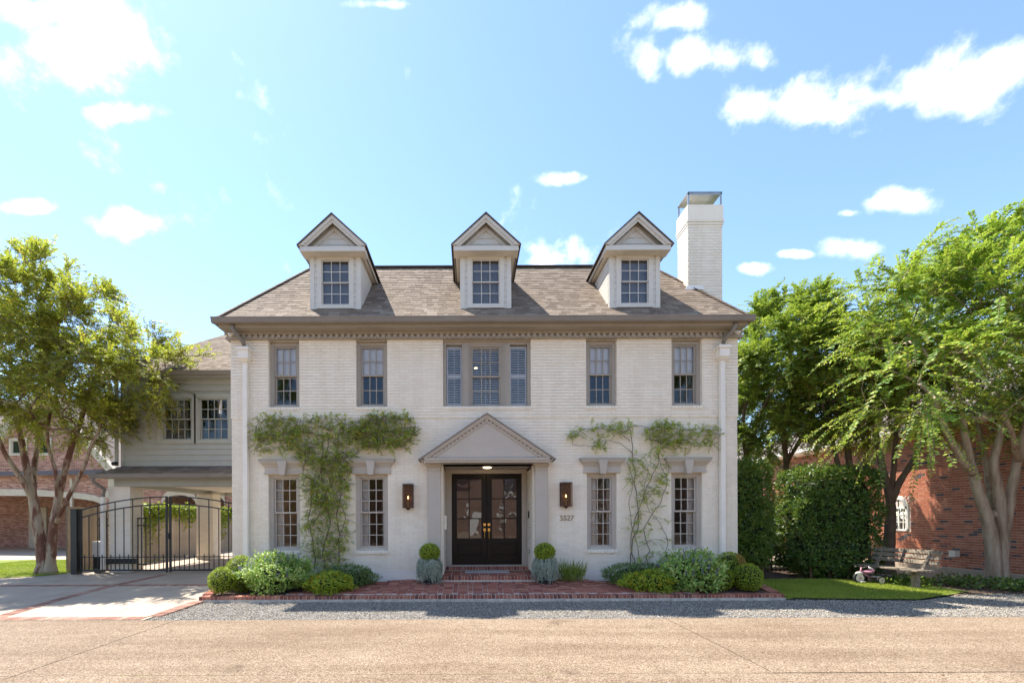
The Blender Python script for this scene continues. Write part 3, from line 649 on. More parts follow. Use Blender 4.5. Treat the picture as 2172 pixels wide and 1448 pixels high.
# ---- lawns and beds at both sides
sheet('lawn_side', [(5.9, -1.58, -0.17), (6.1, -1.5, -0.165), (7.24, -1.62, -0.165), (8.25, -1.68, -0.165), (9.18, -1.28, -0.16), (10.05, -0.9, -0.155), (10.0, 0.2, -0.14), (8.6, 0.62, -0.13), (6.1, 0.75, -0.12), (6.0, -0.5, -0.14)], M['turf'])
sheet('mulch_bed', [(8.3, -1.5, -0.176), (10.2, -1.0, -0.176), (14, -1.15, -0.176), (14, 1.7, -0.15), (11, 2.4, -0.15), (6, 2.6, -0.13), (6, 0.3, -0.135), (8, 0.3, -0.15)], M['soil'])
sheet('side_path', [(10.6, 1.0, -0.142), (12.9, -2.0, -0.142), (12.95, 14, -0.142), (10.4, 14, -0.142)], M['concrete'])
sheet('lawn_corner', [(-40, 0.6, -0.075), (-12.2, 0.95, -0.075), (-11.0, 1.6, -0.07), (-10.72, 2.0, -0.066), (-10.95, 2.6, -0.066), (-11.1, 6.2, -0.06), (-40, 6.2, -0.06)], M['turf'])
sheet('forecourt', [(-40, 6.2, -0.10), (-11.0, 6.2, -0.10), (-11.0, 16, -0.2), (-40, 16, -0.2)], M['concrete'])
def grass(name, n, inside, x0, x1, y0, y1, z, h, label):
    x = rng.uniform(x0, x1, n); y = rng.uniform(y0, y1, n); k = inside(x, y); x, y = x[k], y[k]; n = len(x)
    pt_ = np.clip(0.5 + 0.28 * np.sin(x * 3.1 + 1.7 * np.sin(y * 2.3)) + 0.28 * np.sin(y * 4.7 + x * 1.3 + 0.8) + rng.normal(0, 0.1, n), 0, 1)
    p = np.stack([x, y, np.full(n, z) if np.isscalar(z) else z(x, y)], 1)
    o = leaf_obj(name, p, rng.normal(0, 0.45, (n, 3)) * np.array([1, 1, 0]) + np.array([0, 0, 1.0]), rvec(n), h * rng.uniform(0.5, 1.2, n) * (0.65 + 0.5 * pt_), 0.006, M['grass'], rnd=np.clip(0.62 * rng.random(n) + 0.45 * (1 - pt_) , 0, 0.999))
    return tag(o, label, 'grass', kind='stuff')
def lz(x, y): return -0.168 + 0.02 * np.clip(y + 1.6, 0, 3)
grass('grass_side', 70000, lambda x, y: (y > lawn_front(x) + 0.02) & (y < np.interp(x, [6, 8.6, 10.05], [0.72, 0.6, 0.0])) & (x < 10.0 - 0.25 * rng.random(len(x)) * 3), 5.98, 10.05, -1.7, 0.75, lz, 0.05, 'short mown grass beside the bench')
grass('grass_corner', 60000, lambda x, y: y > np.interp(x, [-20, -12.2, -11, -10.72], [0.85, 0.95, 1.6, 2.0]) + 0.02, -15.5, -10.8, 0.8, 6.1, -0.075, 0.06, 'short mown grass around the peeling multi-stem tree')

# ================================================================== the white brick house
WX0, WX1, WYB = fx(493), fx(1564), 8.1                            # side walls, back wall
ZS = fz(886); ZFR = fz(721)                                       # string course, underside of the cornice
house = thing('brick_house', (0.35, 0, 0), 'white painted brick two-storey house with three roof dormers and double black door', 'house')
DX0, DX1 = -0.57, 1.41                                            # entry recess
up = [(572, 637), (757, 823), (941, 1127), (1244, 1309), (1425, 1489)]
lo = [(570, 637), (754, 823), (1245, 1308), (1424, 1489)]
uz0, uz1, lz0, lz1 = fz(862), ZFR, fz(1166), fz(1004)
holes = [(fx(a), fx(b), uz0, uz1) for a, b in up] + [(fx(a), fx(b), lz0, lz1) for a, b in lo] + [(DX0, DX1, -0.2, 2.53)]
m = MB(); wall_slab(m, (0, 0, 0), (1, 0, 0), (0, -1, 0), WX0 + 0.001, WX1 - 0.001, -0.25, 5.5, 0.28, holes)
m.box(WX0 + 0.001, WX0 + 0.25, 0.28, WYB, -0.25, 5.5).box(WX1 - 0.25, WX1 - 0.001, 0.28, WYB, -0.25, 5.5).box(WX0 + 0.25, WX1 - 0.25, WYB - 0.25, WYB, -0.25, 5.5)
wall = m.build('wall', M['white_mortar'], house)
low = [h for h in holes if h[2] < 3]; 
wall_bricks(wall, (0, -0.006, 0), (1, 0, 0), (0, -1, 0), WX0, WX1, 0.2, ZS - 0.001, [(h[0] - 0.0, h[1], h[2] - (0.07 if h[2] > 0 else 0), h[3]) for h in low] + [(fx(908), fx(1162), 0, 2.6)], M['white_brick'], singles=300, near=(0.43, 1.6))
m = MB(); wall_slab(m, (0, -0.013, 0), (1, 0, 0), (0, -1, 0), WX0 - 0.008, WX1 + 0.008, ZS + 0.004, ZFR + 0.05, 0.012, [(h[0], h[1], h[2] - 0.07, h[3]) for h in holes if h[2] > 3]); m.build('upper_backing', M['white_mortar'], wall)
wall_bricks(wall, (0, -0.022, 0), (1, 0, 0), (0, -1, 0), WX0 - 0.012, WX1 + 0.012, ZS, ZFR + 0.06, [(h[0], h[1], h[2] - 0.07, h[3]) for h in holes if h[2] > 3], M['white_brick'], depth=0.03)
wall_bricks(wall, (WX1 + 0.001, 0, 0), (0, 1, 0), (1, 0, 0), 0, 3.0, -0.2, 5.4, [], M['white_brick'])
wall_bricks(wall, (WX0 - 0.001, 0, 0), (0, 1, 0), (-1, 0, 0), 0, 3.0, -0.2, 5.4, [], M['white_brick'])
for xa, s_ in ((DX0, 1), (DX1, -1)):                              # brick cheeks of the entry recess
    wall_bricks(wall, (xa, 0, 0), (0, 1, 0), (s_, 0, 0), 0.0, 0.95, 0.14, 2.5, [], M['white_brick'], proud=0.005)
wall_bricks(wall, (0, -0.001, 0), (1, 0, 0), (0, -1, 0), fx(934), DX0, 0.14, 2.5, [], M['white_brick']); wall_bricks(wall, (0, -0.001, 0), (1, 0, 0), (0, -1, 0), DX1, fx(1136), 0.14, 2.5, [], M['white_brick'])
MB().box(WX0 - 0.012, fx(908) - 0.002, -0.018, 0.1, -0.25, 0.198).build('plinth', M['white_paint'], wall)
MB().box(fx(1162) + 0.002, WX1 + 0.012, -0.018, 0.1, -0.25, 0.198).build('plinth', M['white_paint'], wall)
# interior: floors, ceilings, dark back wall so that windows look into rooms
m = MB().box(WX0 + 0.25, WX1 - 0.25, 0.9 + 0.4, 7.8, 0.1, 0.15).box(WX0 + 0.25, WX1 - 0.25, 0.3, 7.8, 2.95, 3.25).box(WX0 + 0.25, WX1 - 0.25, 0.29, 7.8, 5.42, 5.48)
m.box(WX0 + 0.25, WX1 - 0.25, 4.6, 4.7, 0.15, 5.42).box(-1.0, -0.9, 0.29, 4.6, 0.15, 5.4).box(1.75, 1.85, 0.29, 4.6, 0.15, 5.4)
m.build('interior', M['room'], house)

def sash_window(x0, x1, z0, z1, yf, cols, ru, rd, trim, parent, name='window', fw=0.085, sash=0.035, mun=0.018, glassm=None, label=None, meet=None, depth=0.12):
    """double-hung window in an opening: casing + sashes one mesh; panes, blinds are sub-parts; yf = front face of the casing"""
    m = MB(); g = glassm or M['glass']
    m.box(x0, x0 + fw, yf, yf + depth, z0, z1).box(x1 - fw, x1, yf, yf + depth, z0, z1).box(x0 + fw, x1 - fw, yf + 0.002, yf + depth, z1 - fw, z1).box(x0 + fw, x1 - fw, yf - 0.01, yf + depth, z0, z0 + fw * 0.8)
    m.box(x0 + fw, x0 + fw + 0.014, yf + 0.012, yf + depth, z0 + fw * 0.8, z1 - fw).box(x1 - fw - 0.014, x1 - fw, yf + 0.012, yf + depth, z0 + fw * 0.8, z1 - fw)
    a0, a1, b0, b1 = x0 + fw + 0.014, x1 - fw - 0.014, z0 + fw * 0.8, z1 - fw
    zm = meet if meet else (b0 + b1) / 2; panes = []
    for (s0, s1, y, rows) in ((zm - 0.01, b1, yf + 0.035, ru), (b0, zm + 0.022, yf + 0.068, rd)) if rd else ((b0, b1, yf + 0.035, ru),):
        m.box(a0, a0 + sash, y, y + 0.034, s0, s1).box(a1 - sash, a1, y, y + 0.034, s0, s1).box(a0 + sash, a1 - sash, y + 0.001, y + 0.033, s1 - sash, s1).box(a0 + sash, a1 - sash, y + 0.001, y + 0.033, s0, s0 + sash)
        c0, c1, d0, d1 = a0 + sash, a1 - sash, s0 + sash, s1 - sash; pw, ph = (c1 - c0) / cols, (d1 - d0) / rows
        for i in range(1, cols): m.box(c0 + i * pw - mun / 2, c0 + i * pw + mun / 2, y + 0.006, y + 0.03, d0, d1)
        for j in range(1, rows): m.box(c0, c1, y + 0.008, y + 0.028, d0 + j * ph - mun / 2, d0 + j * ph + mun / 2)
        me = bpy.data.meshes.new('pane'); me.from_pydata([(-pw / 2, 0, -ph / 2), (pw / 2, 0, -ph / 2), (pw / 2, 0, ph / 2), (-pw / 2, 0, ph / 2)], [], [(0, 1, 2, 3)])
        panes += [(me, ((c0 + (i + 0.5) * pw, y + 0.018, d0 + (j + 0.5) * ph), (random.gauss(0, 0.004), 0, random.gauss(0, 0.004)))) for i in range(cols) for j in range(rows)]
    w = m.build(name, trim, parent)
    for me, s_ in panes: copies('pane', me, g, w, [s_])
    if label: w['label'] = label
    return w
def brick_sill(x0, x1, z, parent, y=-0.045):
    me = box_mesh('sill_brick', 0.064, 0.10, 0.068, 0.004); n = max(3, int((x1 - x0) / 0.069))
    MB().box(x0 + 0.004, x1 - 0.004, y + 0.012, 0.05, z - 0.066, z - 0.004).build('sill_bed', M['white_mortar'], parent)
    copies('sill_brick', me, M['white_brick'], parent, [(x0 + (x1 - x0) * (i + 0.5) / n, y + 0.05, z - 0.036) for i in range(n)])
def drape(parent, x0, x1, z0, z1, y, n=26, amp=0.018, name='curtain', mat=None):
    m = MB(); xs = [x0 + (x1 - x0) * i / n for i in range(n + 1)]; ys = [y + amp * math.sin(i * 1.45) for i in range(n + 1)]
    for i in range(n): m.poly([(xs[i], ys[i], z0), (xs[i + 1], ys[i + 1], z0), (xs[i + 1], ys[i + 1], z1), (xs[i], ys[i], z1)])
    return m.build(name, mat or M['curtain'], parent, True)
for i, (a, b) in enumerate(up):
    x0, x1 = fx(a), fx(b)
    if i == 2: continue
    w = sash_window(x0, x1, uz0, uz1 - 0.02, 0.06, 3, 2, 2, M['trim'], house, fw=0.075)
    brick_sill(x0 - 0.01, x1 + 0.01, uz0, w)
    zb = fz(791 if i != 0 else 797)
    MB().box(x0 + 0.08, x1 - 0.08, 0.172, 0.178, zb, uz1 - 0.06).build('roller_blind', M['blind'], w)
for i, (a, b) in enumerate(lo):
    x0, x1 = fx(a), fx(b)
    w = sash_window(x0, x1, lz0, lz1, 0.06, 3, 3, 3, M['trim_light'], house, fw=0.075)
    brick_sill(x0 - 0.01, x1 + 0.01, lz0, w)
    drape(w, x0 + 0.07, x0 + (0.26 if i < 3 else 0.14), lz0, lz1, 0.20); drape(w, x1 - (0.16 if i != 3 else 0.24), x1 - 0.07, lz0, lz1, 0.205)
    # flared lintel with keystone above
    c = (x0 + x1) / 2; hw = (x1 - x0) / 2; zb, zt = lz1 + 0.005, fz(973); m = MB()
    prof = [(0.0, 0.0), (0.035, 0.0), (0.035, 0.025), (0.02, 0.035), (0.02, 0.14), (0.035, 0.16), (0.06, 0.20), (0.10, 0.235), (0.10, 0.255), (0.115, 0.262), (0.115, zt - zb), (0.0, zt - zb)]
    for (o0, h0), (o1, h1) in zip(prof[1:-1], prof[2:-1]):       # stepped, flaring layers
        if h1 - h0 < 1e-4: continue
        e0, e1 = hw + 0.05 + o0 * 0.9, hw + 0.05 + o1 * 0.9; f0, f1 = -0.02 - o0, -0.02 - o1
        m.v += [(c - e0, 0.02, zb + h0), (c + e0, 0.02, zb + h0), (c + e0, f0, zb + h0), (c - e0, f0, zb + h0), (c - e1, 0.02, zb + h1), (c + e1, 0.02, zb + h1), (c + e1, f1, zb + h1), (c - e1, f1, zb + h1)]
        n = len(m.v) - 8; m.f += [tuple(n + q for q in qq) for qq in ((0, 1, 2, 3), (4, 7, 6, 5), (3, 2, 6, 7), (0, 3, 7, 4), (2, 1, 5, 6))]
    lt = m.build('window_lintel', M['trim_light'], house)
    MB().prism([(c - 0.055, -0.135, zb - 0.03), (c + 0.055, -0.135, zb - 0.03), (c + 0.10, -0.15, zt - 0.045), (c - 0.10, -0.15, zt - 0.045)], (0, 0.15, 0)).build('keystone', M['trim_light'], lt)
    MB().box(c - hw - 0.165, c + hw + 0.165, -0.142, 0.01, zt - 0.042, zt + 0.004).build('cap', M['trim'], lt)
# triple window with plantation shutters
x0, x1 = fx(941), fx(1127); c0, c1 = fx(990), fx(1078); m = MB()
wt = MB().box(x0, x0 + 0.07, 0.05, 0.2, uz0, uz1).box(x1 - 0.07, x1, 0.05, 0.2, uz0, uz1).box(x0 + 0.07, x1 - 0.07, 0.052, 0.2, uz1 - 0.08, uz1 - 0.01).box(x0 + 0.07, c0, 0.052, 0.2, uz0, uz0 + 0.035).box(c1, x1 - 0.07, 0.052, 0.2, uz0, uz0 + 0.035)
for cc in (c0, c1):
    for k, (o, d) in enumerate(((-0.075, 0.05), (-0.035, 0.03), (0.0, 0.02), (0.035, 0.03))): wt.box(cc + o - 0.02, cc + o + 0.02, d - 0.02, 0.2, uz0, uz1 - 0.081)
wt = wt.build('window', M['trim'], house); wt['label'] = 'triple window with white louvred shutters above the entry pediment'
brick_sill(x0 - 0.015, x1 + 0.015, uz0, wt)
cw = sash_window(c0 + 0.055, c1 - 0.095, uz0, uz1 - 0.08, 0.06, 3, 2, 2, M['trim'], house, fw=0.045)
def shutter(x0, x1, z0, z1, y, parent, mid=True):
    m = MB().box(x0, x0 + 0.03, y, y + 0.03, z0, z1).box(x1 - 0.03, x1, y, y + 0.03, z0, z1).box(x0 + 0.03, x1 - 0.03, y + 0.001, y + 0.029, z0, z0 + 0.05).box(x0 + 0.03, x1 - 0.03, y + 0.001, y + 0.029, z1 - 0.05, z1)
    zm = (z0 + z1) / 2; rails = [(z0 + 0.05, zm - 0.035), (zm + 0.035, z1 - 0.05)] if mid else [(z0 + 0.05, z1 - 0.05)]
    if mid: m.box(x0 + 0.03, x1 - 0.03, y + 0.001, y + 0.029, zm - 0.035, zm + 0.035)
    for a, b in rails: m.box((x0 + x1) / 2 - 0.005, (x0 + x1) / 2 + 0.005, y - 0.008, y + 0.002, a, b)
    m.build('shutter_frame', M['blind'], parent)
    me = box_mesh('louvre', x1 - x0 - 0.066, 0.045, 0.007); sp = []
    for a, b in rails:
        n = int((b - a) / 0.052)
        sp += [(((x0 + x1) / 2, y + 0.015, a + (b - a) * (i + 0.5) / n), (R(38), 0, 0)) for i in range(n)]
    copies('louvre', me, M['blind'], parent, sp)
for a, b in ((x0 + 0.075, c0 - 0.1), (c1 + 0.06, x1 - 0.075)):
    shutter(a, b, uz0 + 0.04, uz1 - 0.085, 0.15, wt)
    me = bpy.data.meshes.new('pane'); me.from_pydata([(a, 0.13, uz0 + 0.04), (b, 0.13, uz0 + 0.04), (b, 0.13, uz1 - 0.085), (a, 0.13, uz1 - 0.085)], [], [(0, 1, 2, 3)])
    copies('pane', me, M['glass'], wt, [(0, 0, 0)])
shutter(c0 + 0.10, c1 - 0.14, uz0 + 0.04, uz1 - 0.12, 0.22, cw, False)
for zz in (fz(752), fz(773)): MB().lathe((fx(1012), 0.9, zz), [(0.035, 0), (0.04, 0.008), (0.03, 0.012)], 14).build('ceiling_light', M['downlight'], cw)

# cornice, dentils, soffit, gutter
EX0, EX1, EY, EZ = fx(455, 9.48), fx(1598, 9.48), -0.42, 5.58
m = MB().box(WX0 - 0.06, WX1 + 0.06, -0.075, 0.0, ZFR + 0.055, 5.44).box(WX0 - 0.085, WX1 + 0.085, -0.10, 0.0, ZFR, ZFR + 0.055)
m.box(WX0 - 0.06, WX0, 0, WYB, ZFR + 0.055, 5.44).box(WX1, WX1 + 0.06, 0, WYB, ZFR + 0.055, 5.44).box(WX0 - 0.085, WX0, 0.0, WYB, ZFR, ZFR + 0.055).box(WX1, WX1 + 0.085, 0.0, WYB, ZFR, ZFR + 0.055)
m.box(WX0 - 0.10, WX1 + 0.10, -0.115, -0.076, 5.385, 5.44)
cor = m.build('cornice', M['trim'], house)
me = box_mesh('dentil', 0.066, 0.05, 0.075); n = int((WX1 - WX0 - 0.3) / 0.127)
copies('dentil', me, M['trim'], cor, [(WX0 + 0.2 + 0.127 * i, -0.10, 5.345) for i in range(n + 1)])
MB().prism([(EX0 + 0.05, EY + 0.06, 5.44), (EX0 + 0.05, EY + 0.06, 5.50), (EX0 + 0.05, EY + 0.0, 5.54), (EX0 + 0.05, 0.3, 5.54), (EX0 + 0.05, 0.3, 5.44)], (EX1 - EX0 - 0.1, 0, 0)).box(EX0 + 0.06, WX0, 0.3, WYB + 0.3, 5.44, 5.54).box(WX1, EX1 - 0.06, 0.3, WYB + 0.3, 5.44, 5.54).build('soffit', M['trim'], cor)
gp = [(0, 0.0), (-0.055, 0.0), (-0.075, 0.03), (-0.085, 0.075), (-0.10, 0.10), (-0.10, 0.115), (-0.005, 0.115)]
MB().prism([(EX0 - 0.02, EY + y, 5.485 + z) for y, z in gp], (EX1 - EX0 + 0.04, 0, 0)).prism([(EX0 + 0.055 + y, EY, 5.485 + z) for y, z in gp], (0, WYB + 0.7, 0)).prism([(EX1 - 0.055 - y, EY, 5.485 + z) for y, z in gp], (0, WYB + 0.7, 0)).build('gutter', M['gutter'], house)
for px, hx, s_ in ((526, 524, 1), (1528, 1530, -1)):
    x = fx(px); hz0, hz1 = fz(770), fz(741); xg = x - s_ * 0.13
    ds = MB().tube([(xg, EY + 0.05, 5.50), (xg, EY + 0.06, 5.40), (xg + s_ * 0.03, -0.30, 5.32), (x - s_ * 0.02, -0.16, 5.22), (x, -0.12, 5.14)], 0.045, 10).build('downspout', M['gutter'], house, True)
    MB().box(x - 0.045, x + 0.045, -0.135, -0.035, hz1 - 0.01, 5.16).box(x - 0.048, x + 0.048, -0.125, -0.035, 0.02, hz0 + 0.01).build('pipe', M['white_paint'], ds)
    MB().box(x - 0.135, x + 0.135, -0.23, -0.03, hz1 - 0.06, hz1).box(x - 0.11, x + 0.11, -0.205, -0.03, hz0 + 0.07, hz1 - 0.06).prism([(x - 0.115, -0.21, hz0 + 0.07), (x + 0.115, -0.21, hz0 + 0.07), (x + 0.055, -0.15, hz0), (x - 0.055, -0.15, hz0)], (0, 0.15, 0)).build('leader_head', M['white_paint'], ds)

# roof: steep front slope to the ridge, flat deck behind
RZ, RY, RX0, RX1, DB = EZ + 2.43, EY + 2.43, fx(660, 11.91), fx(1385, 11.91), 5.9
A = [(EX0, EY, EZ), (EX1, EY, EZ), (EX1, WYB + 0.3, EZ), (EX0, WYB + 0.3, EZ)]; B = [(RX0, RY, RZ), (RX1, RY, RZ), (RX1, DB, RZ), (RX0, DB, RZ)]
m = MB()
for i in range(4): m.poly([A[i], A[(i + 1) % 4], B[(i + 1) % 4], B[i]])
m.poly(B); m.poly(A[::-1]); roof = m.build('roof', M['shingle'], house)
def shingles(parent, p0, ux, up_, L0, L1, xl, xr, mat, singles=0, expo=0.125, seed=3, skip=None):
    """tabs on a slope: p0 origin, ux along the eave, up_ unit vector up the slope, xl/xr(s) extents at slope distance s"""
    rr = random.Random(seed); ux = np.array(ux, float); up_ = np.array(up_, float); nr = np.cross(ux, up_); nr = nr if nr[2] > 0 else -nr; C, U, V_, W_ = [], [], [], []
    s = L0; k = 0
    while s < L1:
        a, b = xl(s + expo / 2), xr(s + expo / 2); x = a - rr.random() * 0.2
        while x < b:
            w = rr.choice((0.10, 0.14, 0.18, 0.24)); x0, x1 = max(x, a), min(x + w, b); x += w
            if x1 - x0 < 0.02: continue
            if skip and skip((x0 + x1) / 2, s): continue
            th = rr.choice((0.003, 0.003, 0.005)); tilt = 0.005
            c = np.array(p0) + ux * (x0 + x1) / 2 + up_ * (s + expo * 0.5) + nr * (0.006 + th / 2)
            C.append(c); U.append(ux * (x1 - x0 - 0.004) / 2); V_.append(up_ * expo * 0.56 - nr * tilt); W_.append(nr * th / 2 + up_ * 0.0)
        s += expo; k += 1
    order = range(len(C)); first = list(order)[:singles]; rest = list(order)[singles:]
    o0 = np.array(origin(parent))
    for i in first:                                              # the tabs along the eave are pieces of their own
        me = bpy.data.meshes.get('shingle_tab')
        if me is None: me = box_mesh('shingle_tab', 1, 1, 1)
        o = link('shingle', me, mat, parent); Mx = Matrix.Identity(4)
        for q, ax in enumerate((U[i], V_[i], W_[i])): Mx.col[q][:3] = ax * 2
        Mx.translation = C[i] - o0; o.matrix_basis = Mx; ORG[o.name] = Vector(o0)
    many_boxes('shingle_courses', [C[i] for i in rest], [U[i] for i in rest], [V_[i] for i in rest], [W_[i] for i in rest], mat, parent)
SL = math.hypot(2.43, 2.43); c45 = math.sqrt(0.5)
shingles(roof, (0, EY, EZ), (1, 0, 0), (0, c45, c45), 0.0, SL, lambda s: EX0 + (RX0 - EX0) * s / SL, lambda s: EX1 + (RX1 - EX1) * s / SL, M['shingle'], 300)
MB().beam((RX0, RY, RZ + 0.01), (RX1, RY, RZ + 0.01), 0.18, 0.022).build('ridge_cap', M['dark_edge'], roof)
for a, b in ((A[0], B[0]), (A[1], B[1])):
    m = MB(); a, b = Vector(a), Vector(b); n = 26
    for i in range(n): m.beam(a.lerp(b, i / n) + Vector((0, 0, 0.02)), a.lerp(b, (i + 1.15) / n) + Vector((0, 0, 0.012)), 0.17, 0.014)
    o = m.build('hip_cap', M['shingle'], roof)
    me_ = o.data; at = me_.attributes.new('rnd', 'FLOAT', 'FACE'); at.data.foreach_set('value', np.repeat(rng.random(len(me_.polygons) // 6), 6).astype(np.float32))

# dormers
def dormer(cx):
    YW, z0 = -0.035, 5.965; hw = 0.547; ov = 0.72; ze = 7.10; za = 7.87; YO = -0.30; wx = 0.305; wz0, wz1 = fz(645, 9.86), fz(551, 9.86)
    m = MB()
    # wall core, corner boards, casing
    wall_slab(m, (cx, YW, 0), (1, 0, 0), (0, -1, 0), -hw, hw, z0 - 0.25, ze, 0.06, [(-wx, wx, wz0, wz1)])
    for s_ in (-1, 1):
        m.prism([(cx + s_ * hw, YW, z0 - 0.25), (cx + s_ * hw, YW, ze), (cx + s_ * hw, 1.2, ze), (cx + s_ * hw, 1.2, ze - 0.1)], (-s_ * 0.05, 0, 0))
        a = s_ * hw; m.box(cx + min(a, a - s_ * 0.085) - (0.012 if s_ < 0 else 0), cx + max(a, a - s_ * 0.085) + (0.012 if s_ > 0 else 0), YW - 0.022, YW + 0.07, z0 - 0.2, ze)
        b = s_ * (wx + 0.0); m.box(cx + min(b, b + s_ * 0.10), cx + max(b, b + s_ * 0.10), YW - 0.03, YW, wz0 - 0.09, wz1 + 0.11)
    m.box(cx - wx, cx + wx, YW - 0.03, YW, wz1, wz1 + 0.11).box(cx - wx, cx + wx, YW - 0.032, YW, wz0 - 0.09, wz0)
    # horizontal cornice, tympanum back, rakes
    m.box(cx - ov + 0.02, cx + ov - 0.02, YO + 0.02, YW + 0.05, ze, ze + 0.10)
    m.poly([(cx - ov, YW - 0.06, ze + 0.1), (cx + ov, YW - 0.06, ze + 0.1), (cx, YW - 0.06, za - 0.03)])
    for s_ in (-1, 1):
        L_ = Vector((cx + s_ * (ov + 0.005), 0, ze + 0.115)); T_ = Vector((cx, 0, za)); dn = Vector((0, 0, -1))
        for (y0, y1, t0, t1) in ((YO, YO + 0.03, 0.0, 0.085), (YO + 0.03, YO + 0.055, 0.085, 0.15), (YW - 0.1, YW - 0.06, 0.15, 0.24)):
            e = 1 - t1 / (za - ze - 0.1) * 0.0
            pts = [L_ + dn * 0, T_ + dn * t0, T_ + dn * t1, L_ + (T_ - L_) * (t1 / (za - ze - 0.115)) * 1.0 + dn * t1]
            pts = [Vector((p.x, y0, p.z)) for p in ([L_ + (T_ - L_) * (t0 / (za - ze - 0.115)) + dn * t0] + pts[1:])]
            m.prism(pts, (0, y1 - y0, 0))
        # soffit and side fascia running back to the main roof
        m.prism([(cx + s_ * (ov - 0.03), YO + 0.03, ze + 0.02), (cx + s_ * (ov - 0.03), YO + 0.03, ze + 0.11), (cx + s_ * (ov - 0.06), YO + 0.03, ze + 0.11), (cx + s_ * (ov - 0.06), YO + 0.03, ze + 0.02)], (0, 1.15 - YO, 0))
        m.poly([(cx + s_ * hw, YW, ze + 0.02), (cx + s_ * (ov - 0.04), YO + 0.04, ze + 0.02), (cx + s_ * (ov - 0.04), 1.15, ze + 0.02), (cx + s_ * hw, 1.15, ze + 0.02)])
    d = m.build('dormer', M['dormer'], house)
    for s_ in (-1, 1):                                           # lap boards: narrow strips in front, long ones at the sides
        for k in range(8):
            zb = z0 + 0.0 + k * 0.138; zt = min(zb + 0.145, ze - 0.005)
            xa, xb = sorted((cx + s_ * (wx + 0.10), cx + s_ * (hw - 0.085)))
            MB().prism([(xa, YW - 0.016, zb), (xa, YW - 0.005, zt), (xa, YW, zt), (xa, YW, zb)], (xb - xa, 0, 0)).build('siding_board', M['dormer'], d)
            yb = (zb - EZ) + EY
            if yb > YW: MB().prism([(cx + s_ * hw, YW + 0.05, zb), (cx + s_ * hw, max(yb + 0.1, YW + 0.06), zb), (cx + s_ * hw, yb + 0.2, zt), (cx + s_ * hw, YW + 0.05, zt)], (s_ * 0.02, 0, 0)).build('siding_board', M['dormer'], d)
    for k in range(3):
        zb = ze + 0.105 + k * 0.13; hw_ = (ov - 0.05) * (1 - (zb - ze - 0.1) / (za - ze - 0.1)) - 0.13
        if hw_ > 0.05: MB().prism([(cx - hw_, YW - 0.076, zb), (cx + hw_, YW - 0.076, zb), (cx + max(hw_ - 0.13, 0.0), YW - 0.066, zb + 0.125), (cx - max(hw_ - 0.13, 0), YW - 0.066, zb + 0.125)], (0, 0.012, 0)).build('siding_board', M['dormer'], d)
    for s_ in (-1, 1):                                           # little roof slopes
        e = Vector((cx + s_ * (ov + 0.03), 0, ze + 0.10)); r = Vector((cx, 0, za + 0.015)); n = Vector((0, 0, 0.018))
        yb = za - EZ + EY + 0.1; ye = ze + 0.1 - EZ + EY + 0.1
        q = [Vector((e.x, YO - 0.03, e.z)), Vector((r.x, YO - 0.03, r.z)), Vector((r.x, yb, r.z)), Vector((e.x, ye, e.z))]
        m = MB(); k = len(m.v); m.v = [tuple(p) for p in q] + [tuple(p + n) for p in q]; m.f = [(0, 1, 2, 3), (4, 5, 6, 7), (0, 1, 5, 4), (1, 2, 6, 5), (2, 3, 7, 6), (3, 0, 4, 7)]
        m.build('dormer_roof', M['dark_edge'], d)
    m = MB(); m.box(cx - wx, cx + wx, YW + 0.10, YW + 0.11, wz0 - 0.1, wz1 + 0.1); m.build('grey_shade', M['shade_grey'], d)
    a0, a1, b0, b1 = cx - wx, cx + wx, wz0, wz1; m = MB(); panes = []
    for (s0, s1, y) in (((b0 + b1) / 2 - 0.01, b1, YW + 0.0), (b0, (b0 + b1) / 2 + 0.012, YW + 0.022)):
        m.box(a0, a0 + 0.022, y, y + 0.02, s0, s1).box(a1 - 0.022, a1, y, y + 0.02, s0, s1).box(a0, a1, y + 0.001, y + 0.021, s0, s0 + 0.022).box(a0, a1, y + 0.001, y + 0.021, s1 - 0.022, s1)
        pw, ph = (a1 - a0 - 0.044) / 3, (s1 - s0 - 0.044) / 2
        for i in (1, 2): m.box(a0 + 0.022 + i * pw - 0.007, a0 + 0.022 + i * pw + 0.007, y + 0.004, y + 0.016, s0, s1)
        m.box(a0, a1, y + 0.005, y + 0.015, s0 + 0.022 + ph - 0.007, s0 + 0.022 + ph + 0.007)
        me = bpy.data.meshes.new('pane'); me.from_pydata([(-pw / 2, 0, -ph / 2), (pw / 2, 0, -ph / 2), (pw / 2, 0, ph / 2), (-pw / 2, 0, ph / 2)], [], [(0, 1, 2, 3)])
        for i in range(3):
            for j in range(2): panes.append((me, ((a0 + 0.022 + (i + 0.5) * pw, y + 0.01, s0 + 0.022 + (j + 0.5) * ph), (random.gauss(0, 0.004), 0, random.gauss(0, 0.004)))))
    m.build('sash', M['dormer'], d)
    for me, s_ in panes: copies('pane', me, M['glass'], d, [s_])
for px, Zp in ((714.1, 9.865), (1032.4, 9.865), (1347.7, 9.865)): dormer(fx(px, Zp))

